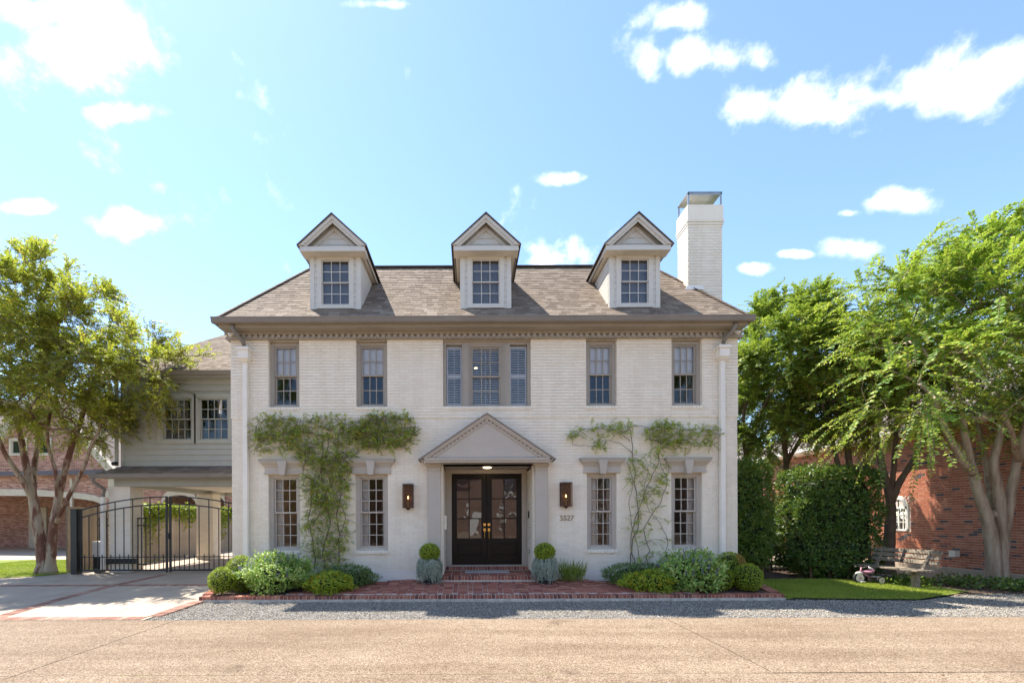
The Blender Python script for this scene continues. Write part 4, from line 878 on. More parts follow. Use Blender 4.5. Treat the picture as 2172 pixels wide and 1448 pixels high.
# chimney
cx0, cx1, cy0, cy1, ct = 5.26, 6.07, 0.80, 1.32, 8.80
ch = MB().box(cx0 + 0.01, cx1 - 0.01, cy0 + 0.01, cy1, -0.2, ct - 0.01).build('chimney', M['white_mortar'], house)
for (o, ud, nd, u0, u1) in (((0, cy0, 0), (1, 0, 0), (0, -1, 0), cx0, cx1), ((cx0, 0, 0), (0, 1, 0), (-1, 0, 0), cy0, cy1), ((cx1, 0, 0), (0, 1, 0), (1, 0, 0), cy0, cy1)):
    wall_bricks(ch, o, ud, nd, u0, u1, 5.4, 8.27, [], M['white_brick'], proud=0.006)
for k, (z0, z1, e) in enumerate(((8.27, 8.325, 0.012), (8.33, 8.385, 0.024), (8.39, 8.445, 0.036), (8.45, 8.78, 0.024), (8.782, 8.81, 0.012))):
    MB().box(cx0 - e, cx1 + e, cy0 - e, cy1 + e, z0, z1).build('corbel_course', M['white_brick'], ch)
m = MB().box(cx0 - 0.01, cx1 + 0.01, cy0 - 0.01, cy1 + 0.01, 9.10, 9.125)
for xx in (cx0, cx1 - 0.03):
    for yy in (cy0, cy1 - 0.03): m.box(xx, xx + 0.03, yy, yy + 0.03, 8.81, 9.10)
m.box(cx0, cx1, cy0, cy0 + 0.012, 9.06, 9.10).build('chimney_cap', M['steel'], ch)
MB().prism([(cx0 - 0.10, cy0 - 0.05, EZ + cy0 - 0.05 - EY + 0.02), (cx0 + 0.35, cy0 - 0.05, EZ + cy0 - 0.05 - EY + 0.02), (cx0 + 0.35, cy0 - 0.008, EZ + cy0 - EY + 0.07), (cx0 - 0.02, cy0 - 0.008, EZ + cy0 - EY + 0.09)], (0, 0.005, 0.01)).build('flashing', M['white_paint'], ch)

# entry: pediment, pilasters, recess, doors
PYF = -0.36; pz0 = fz(980, 9.54); pza = fz(878, 9.54); px0, px1 = fx(893, 9.54), fx(1174, 9.54); pc = (px0 + px1) / 2; hwp = (px1 - px0) / 2
m = MB().box(px0 + 0.06, px1 - 0.06, PYF + 0.03, 0.0, pz0, pz0 + 0.05).box(px0 + 0.02, px1 - 0.02, PYF + 0.0, 0.0, pz0 + 0.05, pz0 + 0.085)
m.poly([(px0 + 0.1, PYF + 0.07, pz0 + 0.085), (px1 - 0.1, PYF + 0.07, pz0 + 0.085), (pc, PYF + 0.07, pza - 0.06)])
ped = m.build('pediment', M['trim_light'], house)
sl_ = math.atan2(pza - pz0 - 0.07, hwp)
for s_ in (-1, 1):
    a = Vector((pc + s_ * (hwp + 0.01), PYF, pz0 + 0.07)); b = Vector((pc, PYF, pza)); d = (b - a).normalized(); nr = Vector((-d.z * 1, 0, d.x)) if s_ < 0 else Vector((d.z, 0, -d.x)); nr = nr if nr.z > 0 else -nr
    m = MB()
    for (o, th, y0, y1) in ((0.0, 0.045, PYF, 0.0), (-0.035, 0.035, PYF + 0.02, 0.0), (-0.10, 0.03, PYF + 0.045, PYF + 0.08)):
        q = [a + nr * (o - th) , b + nr * (o - th) * 0 + Vector((0, 0, (o - th) / math.cos(sl_))), b + Vector((0, 0, o / math.cos(sl_))), a + nr * o]
        m.prism([Vector((p.x, y0, p.z)) for p in q], (0, y1 - y0, 0))
    m.build('rake_moulding', M['trim_light'], ped)
    q = [a + nr * 0.002 - d * 0.05, b + Vector((0, 0, 0.002)), b + Vector((0, 0, 0.03)), a + nr * 0.024 - d * 0.05]
    MB().prism([Vector((p.x, PYF - 0.03, p.z)) for p in q], (0, 0.03 - PYF, 0)).build('pediment_roof', M['gutter'], ped)
    n = 17; me = box_mesh('rake_dentil', 0.045, 0.035, 0.045)
    copies('dentil', me, M['trim_light'], ped, [(a.lerp(b, (i + 1.0) / (n + 0.7)) - nr * 0.093 + Vector((0, 0.055, 0)), (0, -math.atan2(d.z, d.x) if s_ < 0 else -math.atan2(d.z, d.x), 0)) for i in range(n)])
me = box_mesh('base_dentil', 0.036, 0.03, 0.036); n = 36
copies('dentil', me, M['trim_light'], ped, [(px0 + 0.12 + (px1 - px0 - 0.24) * i / (n - 1), PYF + 0.055, pz0 + 0.103) for i in range(n)])
for a, b in ((908, 934), (1135.5, 1161.5)):
    x0, x1 = fx(a, 9.8), fx(b, 9.8); zc = fz(998, 9.8)
    p = MB().box(x0, x1, -0.10, 0.0, -0.03, zc).box(x0 - 0.012, x1 + 0.012, -0.115, 0, zc, zc + 0.018)
    for i in range(6):
        f = i / 6; e = 0.045 * math.sin(f * math.pi / 2); p.box(x0 - e, x1 + e, -0.10 - e * 1.6, 0, zc + 0.06 + (pz0 - zc - 0.06) * f, zc + 0.06 + (pz0 - zc - 0.06) * (i + 1) / 6 - 0.0005)
    p.box(x0, x1, -0.098, 0, zc + 0.018, zc + 0.06).build('pilaster', M['trim_light'], house)
YD = 1.0
m = MB().box(DX0 - 0.0, DX1, 0.0, YD + 0.1, 2.53, 2.60).box(DX0, DX1, YD + 0.001, YD + 0.1, 2.44, 2.53)     # ceiling and head
dx0, dx1, dz0, dz1 = fx(958, 10.9), fx(1107, 10.9), 0.228, 2.44
m.box(DX0, dx0, YD, YD + 0.1, 0.186, 2.44).box(dx1, DX1, YD, YD + 0.1, 0.186, 2.44).box(dx0, dx1, YD - 0.02, YD + 0.1, 0.188, dz0 - 0.004)
rec = m.build('door_surround', M['trim_light'], house)
MB().lathe((fx(1034, 10.3), 0.45, 2.512), [(0.085, 0), (0.095, 0.008), (0.09, 0.02)], 20).build('porch_light', M['downlight'], rec)
MB().box(DX0 + 0.004, DX0 + 0.055, 0.28, 0.52, 1.10, 1.42).build('mailbox', M['white_paint'], rec, bevel=0.006)
MB().box(DX1 - 0.03, DX1 - 0.006, 0.55, 0.62, 1.36, 1.52).build('doorbell', M['iron'], rec)
MB().box(DX1 - 0.02, DX1 - 0.004, 0.45, 0.52, 0.52, 0.63).build('outlet_cover', M['steel'], rec)
mid = (dx0 + dx1) / 2
for s_, (a, b) in ((-1, (dx0 + 0.004, mid - 0.003)), (1, (mid + 0.003, dx1 - 0.004))):
    st = 0.125; y0, y1 = YD + 0.025, YD + 0.07; gx0, gx1 = a + st, b - st; gz0, gz1 = dz0 + 0.64, dz1 - 0.13
    m = MB().box(a, gx0, y0, y1, dz0, dz1 - 0.003).box(gx1, b, y0, y1, dz0, dz1 - 0.003).box(gx0, gx1, y0 + 0.001, y1, gz1, dz1 - 0.003).box(gx0, gx1, y0 + 0.001, y1, dz0, dz0 + 0.22).box(gx0, gx1, y0 + 0.001, y1, gz0 - 0.13, gz0)
    pw, ph = (gx1 - gx0) / 2, (gz1 - gz0) / 3
    m.box((gx0 + gx1) / 2 - 0.013, (gx0 + gx1) / 2 + 0.013, y0 + 0.006, y1, gz0, gz1)
    for j in (1, 2): m.box(gx0, gx1, y0 + 0.008, y1 - 0.002, gz0 + j * ph - 0.013, gz0 + j * ph + 0.013)
    d = m.build('door', M['door'], house, bevel=0.003)
    MB().box(gx0, gx1, y0 + 0.02, y1, dz0 + 0.22, gz0 - 0.13).box(gx0 + 0.03, gx1 - 0.03, y0 + 0.008, y0 + 0.02, dz0 + 0.25, gz0 - 0.16).build('door_panel', M['door'], d, bevel=0.005)
    me = bpy.data.meshes.new('pane'); me.from_pydata([(-pw / 2, 0, -ph / 2), (pw / 2, 0, -ph / 2), (pw / 2, 0, ph / 2), (-pw / 2, 0, ph / 2)], [], [(0, 1, 2, 3)])
    for i in range(2):
        for j in range(3): copies('pane', me, M['glass_door'], d, [((gx0 + (i + 0.5) * pw, y0 + 0.025, gz0 + (j + 0.5) * ph), (random.gauss(0, 0.006), 0, random.gauss(0, 0.006)))])
    hx = (b - 0.05) if s_ < 0 else (a + 0.05); hz = fz(1112, 10.9)
    m = MB().box(hx - 0.03, hx + 0.03, y0 - 0.012, y0 + 0.001, hz - 0.03, hz + 0.03).lathe((hx, y0 - 0.02, hz - 0.006), [(0.012, 0), (0.012, 0.012)], 8)
    hz2 = hz - 0.13; m.box(hx - 0.026, hx + 0.026, y0 - 0.012, y0 + 0.001, hz2 - 0.035, hz2 + 0.035)
    m.tube([(hx, y0 - 0.01, hz2 - 0.01), (hx, y0 - 0.05, hz2 - 0.03), (hx, y0 - 0.055, hz2 - 0.10), (hx, y0 - 0.045, hz2 - 0.2), (hx, y0 - 0.005, hz2 - 0.215)], 0.008, 8)
    m.build('door_handle', M['brass'], d)
# wall lanterns, house number, floodlights
for (a, b, c, e, lab) in ((854, 876, 1025, 1076, 'tall bronze wall lantern by the mailbox side of the entry'), (1190, 1214, 1023, 1074, 'tall bronze wall lantern above the house number')):
    x0, x1, z0, z1 = fx(a, 9.75), fx(b, 9.75), fz(e, 9.75), fz(c, 9.75); y0, y1 = -0.17, -0.008
    L_ = thing('wall_lantern', ((x0 + x1) / 2, y1, z0), lab, 'lantern', 'bronze lanterns flanking the entry')
    m = MB().box(x0, x1, y0, y1, z1 - 0.02, z1).box(x0, x1, y0, y1, z0, z0 + 0.02).box(x0, x1, y1 - 0.006, y1, z0 + 0.02, z1 - 0.02)
    for xx in (x0, x1 - 0.014):
        for yy in (y0, y1 - 0.02): m.box(xx, xx + 0.014, yy, yy + 0.014, z0 + 0.02, z1 - 0.02)
    m.build('frame', M['bronze'], L_)
    MB().box(x0 + 0.016, x1 - 0.016, y1 - 0.014, y1 - 0.0065, z0 + 0.02, z1 - 0.02).build('back_plate', M['bronze'], L_)
    MB().poly([(x0 + 0.014, y0 + 0.006, z0 + 0.02), (x1 - 0.014, y0 + 0.006, z0 + 0.02), (x1 - 0.014, y0 + 0.006, z1 - 0.02), (x0 + 0.014, y0 + 0.006, z1 - 0.02)]).build('glass_panel', M['glass_amber'], L_)
    xc = (x0 + x1) / 2; MB().tube([(xc, y0 + 0.08, z0 + 0.02), (xc, y0 + 0.08, z0 + 0.2)], 0.008, 8).build('burner', M['brass'], L_)
    MB().lathe((xc, y0 + 0.08, z0 + 0.20), [(0.004, 0), (0.012, 0.02), (0.008, 0.04), (0.001, 0.06)], 8).build('flame', M['bulb'], L_, True)
    MB().lathe((xc, y0 + 0.08, z0 - 0.05), [(0.006, 0), (0.045, 0.03), (0.05, 0.05)], 12).build('drip_cup', M['bronze'], L_, True)
hn = thing('house_number', (fx(1201), -0.01, fz(1104)), 'brass house number 5527 on the white brick wall', 'house number')
for i, chh in enumerate('5527'):
    cu = bpy.data.curves.new('digit_font', 'FONT'); cu.body = chh; cu.size = 0.165; cu.extrude = 0.006
    tmp = bpy.data.objects.new('digit_font', cu); COL.objects.link(tmp); bpy.context.view_layer.update()
    me = bpy.data.meshes.new_from_object(tmp.evaluated_get(bpy.context.evaluated_depsgraph_get())); bpy.data.objects.remove(tmp)
    me.name = 'digit'; me.materials.clear(); o = link('digit', me, plain('aged_brass', (0.30, 0.25, 0.17), 0.4, 0.1, 5, 0, 0.7) if i == 0 else M['aged'], hn)
    if i == 0: M['aged'] = me.materials[0]
    o.location = (fx(1187) + i * 0.077 - hn.location.x, -0.018 - hn.location.y, 0.0); o.rotation_euler = (R(90), 0, 0)
for px, lab in ((500, 'twin floodlight under the eave corner beside the carport wing'), (1557, 'twin floodlight under the eave corner beside the hedge')):
    x = fx(px, 9.75); fl = thing('floodlight', (x, -0.15, 5.42), lab, 'floodlight', 'eave floodlights')
    MB().lathe((x, -0.15, 5.405), [(0.05, 0), (0.05, 0.03)], 12).build('base', M['white_paint'], fl)
    for s_ in (-1, 1): MB().tube([(x, -0.15, 5.41), (x + s_ * 0.04, -0.18, 5.37), (x + s_ * 0.09, -0.23, 5.33)], [0.012, 0.03, 0.045], 10).build('lamp_head', M['white_paint'], fl, True)
# chandeliers seen through the dining-room panes
for x, y, z in ((-3.55, 2.2, 1.95), (-2.1, 2.6, 2.15)):
    c = thing('chandelier', (x, y, z), 'lit chandelier hanging inside behind the ' + ('second' if x > -3 else 'outermost') + ' tall ground-floor window', 'chandelier', 'dining room chandeliers')
    m = MB().tube([(x, y, z), (x, y, 2.95)], 0.008, 6)
    for k in range(5):
        a = k * 1.257 + 0.4; m.tube([(x, y, z), (x + 0.12 * math.cos(a), y + 0.12 * math.sin(a), z - 0.06), (x + 0.22 * math.cos(a), y + 0.22 * math.sin(a), z)], 0.007, 6)
        MB().lathe((x + 0.22 * math.cos(a), y + 0.22 * math.sin(a), z), [(0.006, 0), (0.018, 0.03), (0.003, 0.07)], 8).build('bulb', M['bulb'], c, True)
    m.build('arms', M['brass'], c)

# ================================================================== carport wing
YW2 = 2.5; Z2 = YW2 - CY
wing = thing('carport_wing', (-7.6, YW2, 0), 'sage grey clapboard wing bridging over an open carport beside the white brick house', 'house wing')
wx0, wx1, wz0, wz1 = fx(258, Z2), WX0 - 0.001, fz(986, Z2), fz(789, Z2)
wins = [(fx(343, Z2), fx(409, Z2), fz(931, Z2), fz(840, Z2)), (fx(421, Z2), fx(487, Z2), fz(931, Z2), fz(840, Z2))]
m = MB(); wall_slab(m, (0, YW2 + 0.03, 0), (1, 0, 0), (0, -1, 0), wx0, wx1, wz0, wz1, 0.12, wins)
m.box(wx0, wx0 + 0.12, YW2 + 0.15, 7.4, wz0, wz1).box(wx0, wx1, 7.4, 7.5, wz0, wz1); ww = m.build('wall', M['siding'], wing)
k = 0; z = wz0
while z < wz1 - 0.02:
    zt = min(z + 0.16, wz1)
    segs = [(wx0 + 0.08, wx1)]
    for w in wins:
        if w[2] - 0.1 < (z + zt) / 2 < w[3] + 0.1: segs = [q for s0, s1 in segs for q in ((s0, min(s1, w[0] - 0.1)), (max(s0, w[1] + 0.1), s1)) if q[1] - q[0] > 0.02]
    for s0, s1 in segs: MB().prism([(s0, YW2 - 0.004, z), (s0, YW2 + 0.02, zt + 0.012), (s0, YW2 + 0.03, zt + 0.012), (s0, YW2 + 0.03, z)], (s1 - s0, 0, 0)).build('siding_board', M['siding'], ww)
    z += 0.16
MB().box(wx0 - 0.01, wx0 + 0.08, YW2 - 0.008, YW2 + 0.12, wz0, wz1).build('corner_board', M['siding'], ww)
for (a, b, c, d) in wins:
    w = sash_window(a, b, c, d, YW2 - 0.005, 4, 2, 2, M['siding'], wing, fw=0.035, sash=0.028, mun=0.016, depth=0.1)
    MB().box(a - 0.1, a, YW2 - 0.018, YW2 + 0.03, c - 0.09, d + 0.1).box(b, b + 0.1, YW2 - 0.018, YW2 + 0.03, c - 0.09, d + 0.1).box(a, b, YW2 - 0.017, YW2 + 0.03, d, d + 0.1).box(a, b, YW2 - 0.024, YW2 + 0.03, c - 0.09, c).build('window_casing', M['siding'], w)
    MB().box(a, b, YW2 + 1.2, YW2 + 1.25, c - 0.3, d + 0.3).build('dark_room_panel', M['core'], w)  # near-black panel, the unlit room's darkness is its colour
# upper roof, gutter
ez, ey = fz(786, 12.1), 2.2; Wr = 3.6; rz = ez + 0.70 * Wr
m = MB().poly([(wx0 - 0.4, ey, ez), (wx1, ey, ez), (wx1, ey + Wr, rz), (wx0 + 1.2, ey + Wr, rz)]).poly([(wx0 - 0.4, ey, ez), (wx0 + 1.2, ey + Wr, rz), (wx0 - 0.4, 8, ez)]).poly([(wx0 + 1.2, ey + Wr, rz), (wx1, ey + Wr, rz), (wx1, 8.4, ez), (wx0 - 0.4, 8.4, ez)])
r2 = m.build('roof', M['shingle'], wing); sl2 = math.hypot(Wr, 0.7 * Wr)
shingles(r2, (0, ey, ez), (1, 0, 0), (0, Wr / sl2, 0.7 * Wr / sl2), 0.0, sl2, lambda s: wx0 - 0.4 + 1.6 * s / sl2, lambda s: wx1, M['shingle'], 60, seed=5)
MB().beam((wx0 + 1.2, ey + Wr, rz), (wx1, ey + Wr, rz), 0.2, 0.03).build('ridge_cap', M['dark_edge'], r2)
MB().prism([(wx0 - 0.42, ey + y, ez - 0.095 + z) for y, z in gp], (wx1 - wx0 + 0.42, 0, 0)).build('gutter', M['gutter'], wing)
MB().box(wx0 - 0.3, wx1, ey + 0.02, YW2 + 0.02, ez - 0.12, ez - 0.06).box(wx0, wx1, YW2 - 0.02, YW2 + 0.01, ez - 0.24, ez - 0.12).build('soffit', M['siding'], wing)
# pent roof over the carport opening
pe, pzE, pzT = 2.02, fz(1003, 11.92), wz0 + 0.0
MB().poly([(wx0 - 0.42, pe, pzE), (wx1, pe, pzE), (wx1, YW2 + 0.0, pzT), (wx0, YW2 + 0.0, pzT)]).poly([(wx0 - 0.42, pe, pzE), (wx0, YW2, pzT), (wx0 - 0.42, 6.5, pzE)]).build('pent_roof', M['shingle_grey'], wing)
pr = wing.children[-1]; ls_ = math.hypot(YW2 - pe, pzT - pzE)
shingles(pr, (0, pe, pzE), (1, 0, 0), (0, (YW2 - pe) / ls_, (pzT - pzE) / ls_), 0, ls_ - 0.02, lambda s: wx0 - 0.42 + 0.42 * s / ls_, lambda s: wx1, M['shingle_grey'], 60, seed=6)
MB().prism([(wx0 - 0.44, pe + y, pzE - 0.10 + z) for y, z in gp], (wx1 - wx0 + 0.44, 0, 0)).build('pent_gutter', M['gutter'], wing)
bz0, bz1 = fz(1029, Z2), pzE - 0.04
MB().box(wx0 - 0.3, wx1, pe + 0.05, YW2 + 0.15, bz1, bz1 + 0.03).box(wx0 - 0.05, wx1, YW2 - 0.2, YW2 + 0.1, bz0, bz1 - 0.001).box(wx0 - 0.05, wx0 + 0.3, YW2 + 0.1, 7.5, bz0, bz1 - 0.001).box(wx0 + 0.3, wx1, 7.2, 7.5, bz0, bz1 - 0.001).build('beam', M['siding'], wing)
MB().box(wx0 + 0.3, wx1, YW2 + 0.1, 7.2, bz0 + 0.12, bz0 + 0.16).build('carport_ceiling', M['ceiling'], wing)
for (a, b, y) in ((-9.86, -9.27, 2.35), (-9.68, -9.1, 6.0)):
    c = MB().box(a + 0.006, b - 0.006, y + 0.006, y + 0.5, -0.2, bz0).build('column', M['white_mortar'], wing)
    for (o, ud, nd, u0, u1) in (((0, y, 0), (1, 0, 0), (0, -1, 0), a, b), ((b, 0, 0), (0, 1, 0), (1, 0, 0), y, y + 0.5)): wall_bricks(c, o, ud, nd, u0, u1, -0.1, bz0, [], M['white_brick'])
xg = wx0 - 0.36
ds = MB().tube([(xg, pe - 0.03, pzE - 0.06), (xg, pe - 0.02, pzE - 0.2), (xg + 0.12, pe + 0.2, pzE - 0.38), (-9.93, 2.26, pzE - 0.5), (-9.93, 2.26, pzE - 0.62)], 0.045, 10).build('downspout', M['gutter'], wing, True)
MB().box(-9.975, -9.885, 2.21, 2.31, 0.0, pzE - 0.58).build('pipe', M['white_paint'], ds)
MB().tube([(wx0 - 0.09, YW2 - 0.05, wz0 + 0.02), (wx0 - 0.09, YW2 - 0.05, wz1 - 0.05)], 0.045, 8).build('corner_downspout', M['siding'], wing)
MB().tube([(wx0 - 0.06, YW2 - 0.1, wz0 + 0.08), (wx0 - 0.06, YW2 - 0.22, wz0 + 0.05)], 0.05, 12).build('security_camera', M['iron'], wing, True)

# driveway gate
YG = 1.95; SG = F / (YG - CY); gx0, gxm, gx1 = -10.42, fx(357.5, YG - CY), -5.32
gate = thing('driveway_gate', (gxm, YG, -0.06), 'black iron double driveway gate with arched top between house and post', 'gate')
def arch(x): return 1.98 - 0.42 * ((x - gxm) / 2.55) ** 2
gzb = 0.0
for (a, b) in ((gx0 + 0.13, gxm - 0.025), (gxm + 0.025, gx1)):
    m = MB().box(a, a + 0.045, YG - 0.022, YG + 0.022, gzb - 0.03, arch(a) - 0.02).box(b - 0.045, b, YG - 0.022, YG + 0.022, gzb - 0.03, arch(b) - 0.02)
    m.box(a + 0.045, b - 0.045, YG - 0.018, YG + 0.018, gzb, gzb + 0.045).box(a + 0.045, b - 0.045, YG - 0.012, YG + 0.012, gzb + 0.36, gzb + 0.385)
    n = 14
    for dzz in (0.0, -0.20):
        for i in range(n):
            xa, xb = a + (b - a) * i / n, a + (b - a) * (i + 1) / n
            m.beam((xa, YG, arch(xa) + dzz - 0.02), (xb, YG, arch(xb) + dzz - 0.02), 0.03, 0.03)
    fr = m.build('gate_frame', M['iron'], gate); k = 20
    me = box_mesh('picket_short', 0.016, 0.016, 0.44); mb_ = bpy.data.meshes.get('picket_long')
    for i in range(1, k):
        x = a + (b - a) * i / k
        if i % 2 == 0:
            top = arch(x) - (0.02 if i % 4 == 0 else 0.22); m2 = box_mesh('picket', 0.018, 0.018, top - gzb - 0.02); copies('picket', m2, M['iron'], fr, [(x, YG, (top + gzb + 0.02) / 2)])
        else: copies('picket', me, M['iron'], fr, [(x, YG, gzb + 0.22)])
MB().box(gx0 - 0.06, gx0 + 0.10, YG - 0.08, YG + 0.08, -0.1, 1.62).box(gx0 - 0.07, gx0 + 0.11, YG - 0.09, YG + 0.09, 1.62, 1.65).build('gate_post', M['iron'], gate)
MB().box(gxm - 0.05, gxm + 0.05, YG - 0.05, YG - 0.024, 0.85, 1.0).build('latch', M['iron'], gate)
# small side panel of pickets with rails and the gate motor behind
sp_ = thing('fence_panel', (-10.1, 2.35, -0.06), 'short black iron picket panel standing behind the driveway gate', 'fence')
MB().box(-10.35, -9.0, 2.6, 2.625, 1.18, 1.21).box(-10.35, -9.0, 2.6, 2.625, 1.38, 1.41).box(-10.35, -9.0, 2.6, 2.625, 0.1, 0.13).build('rails', M['iron'], sp_)
copies('picket', box_mesh('panel_picket', 0.018, 0.018, 1.45), M['iron'], sp_, [(-10.33 + i * 0.108, 2.612, 0.67) for i in range(13)])
gm = thing('gate_motor', (-10.05, 2.3, -0.06), 'pale box of the gate motor on a low black ram', 'motor')
MB().box(-10.2, -9.98, 2.2, 2.42, 0.36, 0.78).build('housing', M['cream'], gm, bevel=0.02)
MB().box(-10.15, -9.1, 2.28, 2.36, 0.16, 0.30).box(-10.18, -10.0, 2.24, 2.4, -0.07, 0.36).build('ram', M['iron'], gm)

# board fence along the property line, ivy on top
fence = thing('board_fence', (-11, 6, -0.06), 'weathered wooden board fence running behind the driveway gate', 'fence')
fr = MB().box(-11.06, -11.03, 2.4, 14.5, 0.35, 0.45).box(-11.06, -11.03, 2.4, 14.5, 1.35, 1.45)
for i in range(6): fr.box(-11.12, -11.03, 2.45 + i * 2.4, 2.55 + i * 2.4, -0.1, 1.72)
fr = fr.build('fence_frame', M['fence'], fence)
me = box_mesh('board', 0.02, 0.138, 1.78)
copies('board', me, M['fence'], fr, [(-11.015 + random.uniform(-0.003, 0.003), 2.45 + i * 0.143, 0.83 + random.uniform(-0.012, 0.012)) for i in range(84)])
n = 9000; y = rng.uniform(4.3, 14.3, n); hang = 0.30 + 0.25 * np.sin(y * 2.1) * np.sin(y * 0.7 + 1); z = 1.86 - np.abs(rng.normal(0, 1, n)) * hang; z[: n // 4] = 1.8 + rng.normal(0, 0.07, n // 4)
p = np.stack([-10.95 + rng.normal(0.02, 0.06, n), y, np.maximum(z, 0.2)], 1)
ivy = thing('ivy', (-11, 9, 1.6), 'yellow-green ivy spilling over the top of the wooden board fence', 'ivy')
leaf_obj('leaves', p, rng.normal(0, 0.6, (n, 3)) + np.array([0.5, 0, -0.4]), rng.normal(0, 0.4, (n, 3)) + np.array([1, -0.4, 0.5]), 0.09, 0.075, M['leaf_ivy'], ivy)

# ================================================================== neighbouring houses
YN2 = 11.3; ZN = YN2 - CY
nb = thing('neighbor_brick_house', (-17, YN2, -0.25), 'rose brick house with pale stone arches beyond the board fence', 'house')
def NX(px): return fx(px, ZN)
def NZ(py): return fz(py, ZN)
def brickmat(name, stops, mortar, sx=0.203, sz=0.0667):
    t = NT(name); tc = t.obj(); br = t.n('TexBrick', {'Vector': t.n('Mapping', {'Vector': tc, 'Rotation': (R(90), 0, 0)}).outputs[0], 'Scale': 1.0, 'Mortar Size': 0.007, 'Brick Width': sx, 'Row Height': sz, 'Color1': (0, 0, 0, 1), 'Color2': (1, 1, 1, 1), 'Mortar': (0.5, 0.5, 0.5, 1)})
    c = t.ramp(t.n('SeparateColor', {0: br.outputs['Color']}).outputs[0], stops); c = t.mixc(0.35, c, t.ramp(t.noise(1.3, 5, 0.7), [(0.35, (0.5, 0.46, 0.44)), (0.65, (1.25, 1.2, 1.2))]), 'MULTIPLY')
    c = t.mixc(br.outputs['Fac'], c, mortar); t.bump(br.outputs['Fac'], -0.6, 0.008); return t.set(color=c, rough=0.9)
M['rose_brick'] = brickmat('rose_brick', [(0, (0.22, 0.085, 0.065)), (0.5, (0.36, 0.165, 0.125)), (1, (0.50, 0.30, 0.24))], (0.44, 0.35, 0.29))
spans = [(-26.5, NX(222)), (NX(345), NX(418)), (NX(425), NX(478))]
zsp, zcr = NZ(1068), NZ(1046)
m = MB(); gy = 4.6
def wallseg(x0, x1, z0, z1): m.box(x0, x1, YN2, YN2 + 0.3, z0, z1)
top = 3.4; prev = -30
for a, b in spans: wallseg(prev, a, -0.4, zcr + 0.02); prev = b
wallseg(prev, -10.6, -0.4, zcr + 0.02); wallseg(-30, -10.6, zcr + 0.02, top)
for a, b in spans:                                               # spandrels above each flat arch
    k = 18
    for i in range(k):
        u0, u1 = -1 + 2 * i / k, -1 + 2 * (i + 1) / k; f = lambda u: zsp + (zcr - 0.02 - zsp) * math.sqrt(max(0, 1 - u * u)) 
        xa, xb = a + (b - a) * i / k, a + (b - a) * (i + 1) / k
        m.prism([(xa, YN2, f(u0)), (xb, YN2, f(u1)), (xb, YN2, zcr + 0.02), (xa, YN2, zcr + 0.02)], (0, 0.3, 0))
# gable with rakes
gxp, gxr, gxl = NX(95), NX(247), NX(-60); gzp, gzr = NZ(830), NZ(1000)
m.prism([(gxl, YN2, top), (gxr + 0.4, YN2, top), (gxr, YN2, gzr), (gxp, YN2, gzp), (gxl, YN2, gzr)], (0, 0.3, 0))
nw = m.build('wall', M['rose_brick'], nb)
for a, b in spans:
    m = MB(); k = 22; pts = []
    for i in range(k + 1):
        u = -1 + 2 * i / k; s_ = math.sqrt(max(0, 1 - u * u)); pts.append((a + (b - a) * i / k, zsp + (zcr - 0.02 - zsp) * s_, zsp + (zcr + 0.30 - zsp) * (s_ if abs(u) < 1 else 0) + (0.0 if abs(u) < 1 else 0.0)))
    for (xa, za_, zb_), (xc, zc_, zd_) in zip(pts, pts[1:]): m.prism([(xa, YN2 - 0.06, za_), (xc, YN2 - 0.06, zc_), (xc, YN2 - 0.06, max(zd_, zc_ + 0.28)), (xa, YN2 - 0.06, max(zb_, za_ + 0.28))], (0, 0.07, 0))
    m.build('stone_arch', M['stone'], nb)
for px, z0, z1 in ((222, 1.9, 3.0), (231, 2.45, 3.2)): MB().box(NX(px), NX(px) + 0.75, YN2 - 0.05, YN2 + 0.01, NZ(1052) if px == 222 else NZ(1036), NZ(1036) - 0.03 if px == 222 else NZ(1012)).build('quoin', M['stone'], nb)
MB().box(-30, -11, 15.6, 15.8, -0.3, 3.2).build('garage_wall', M['rose_brick'], nb); MB().box(-30, -10.8, YN2 + 0.3, 15.6, 2.75, 2.85).build('garage_ceiling', M['ceiling'], nb)
MB().box(NX(62) * 1.2, NX(62) * 1.2 + 1.0, 15.5, 15.6, -0.25, 2.1).build('garage_door', M['stone'], nb)
for s_, (xa, za_) in ((1, (gxr + 0.15, gzr - 0.15)), (-1, (gxl - 0.15, gzr - 0.15))):
    MB().beam((xa, YN2 - 0.12, za_), (gxp, YN2 - 0.12, gzp + 0.02), 0.30, 0.30, (0, 0, 1)).build('rake_board', M['stone'], nb)
m = MB().poly([(-30, YN2 - 0.3, top - 0.1), (-9.9, YN2 - 0.3, NZ(998)), (-9.9, 17, 8.6), (-30, 17, 8.6)]).poly([(-30, 24, top), (-9.9, 24, top), (-9.9, 17, 8.6), (-30, 17, 8.6)]).poly([(-9.9, YN2 - 0.3, NZ(998)), (-9.9, 24, top), (-9.9, 17, 8.6)])
m.poly([(gxp, YN2 - 0.25, gzp + 0.1), (gxr + 0.3, YN2 - 0.25, gzr - 0.2), (gxr + 0.3, YN2 + 3, gzr - 0.2), (gxp, YN2 + 6, gzp + 0.1)]).poly([(gxp, YN2 - 0.25, gzp + 0.1), (gxl - 0.3, YN2 - 0.25, gzr - 0.2), (gxl - 0.3, YN2 + 3, gzr - 0.2), (gxp, YN2 + 6, gzp + 0.1)])
nr_ = m.build('roof', M['shingle_grey'], nb); d_ = Vector((0, 17 - YN2 + 0.3, 8.6 - NZ(998))); ls_ = d_.length; d_.normalize()
shingles(nr_, (0, YN2 - 0.3, NZ(998) + 0.01), (1, 0, 0), d_, 0, 5.0, lambda s: -15.0, lambda s: -9.9, M['shingle_grey'], 0, expo=0.2, seed=8)
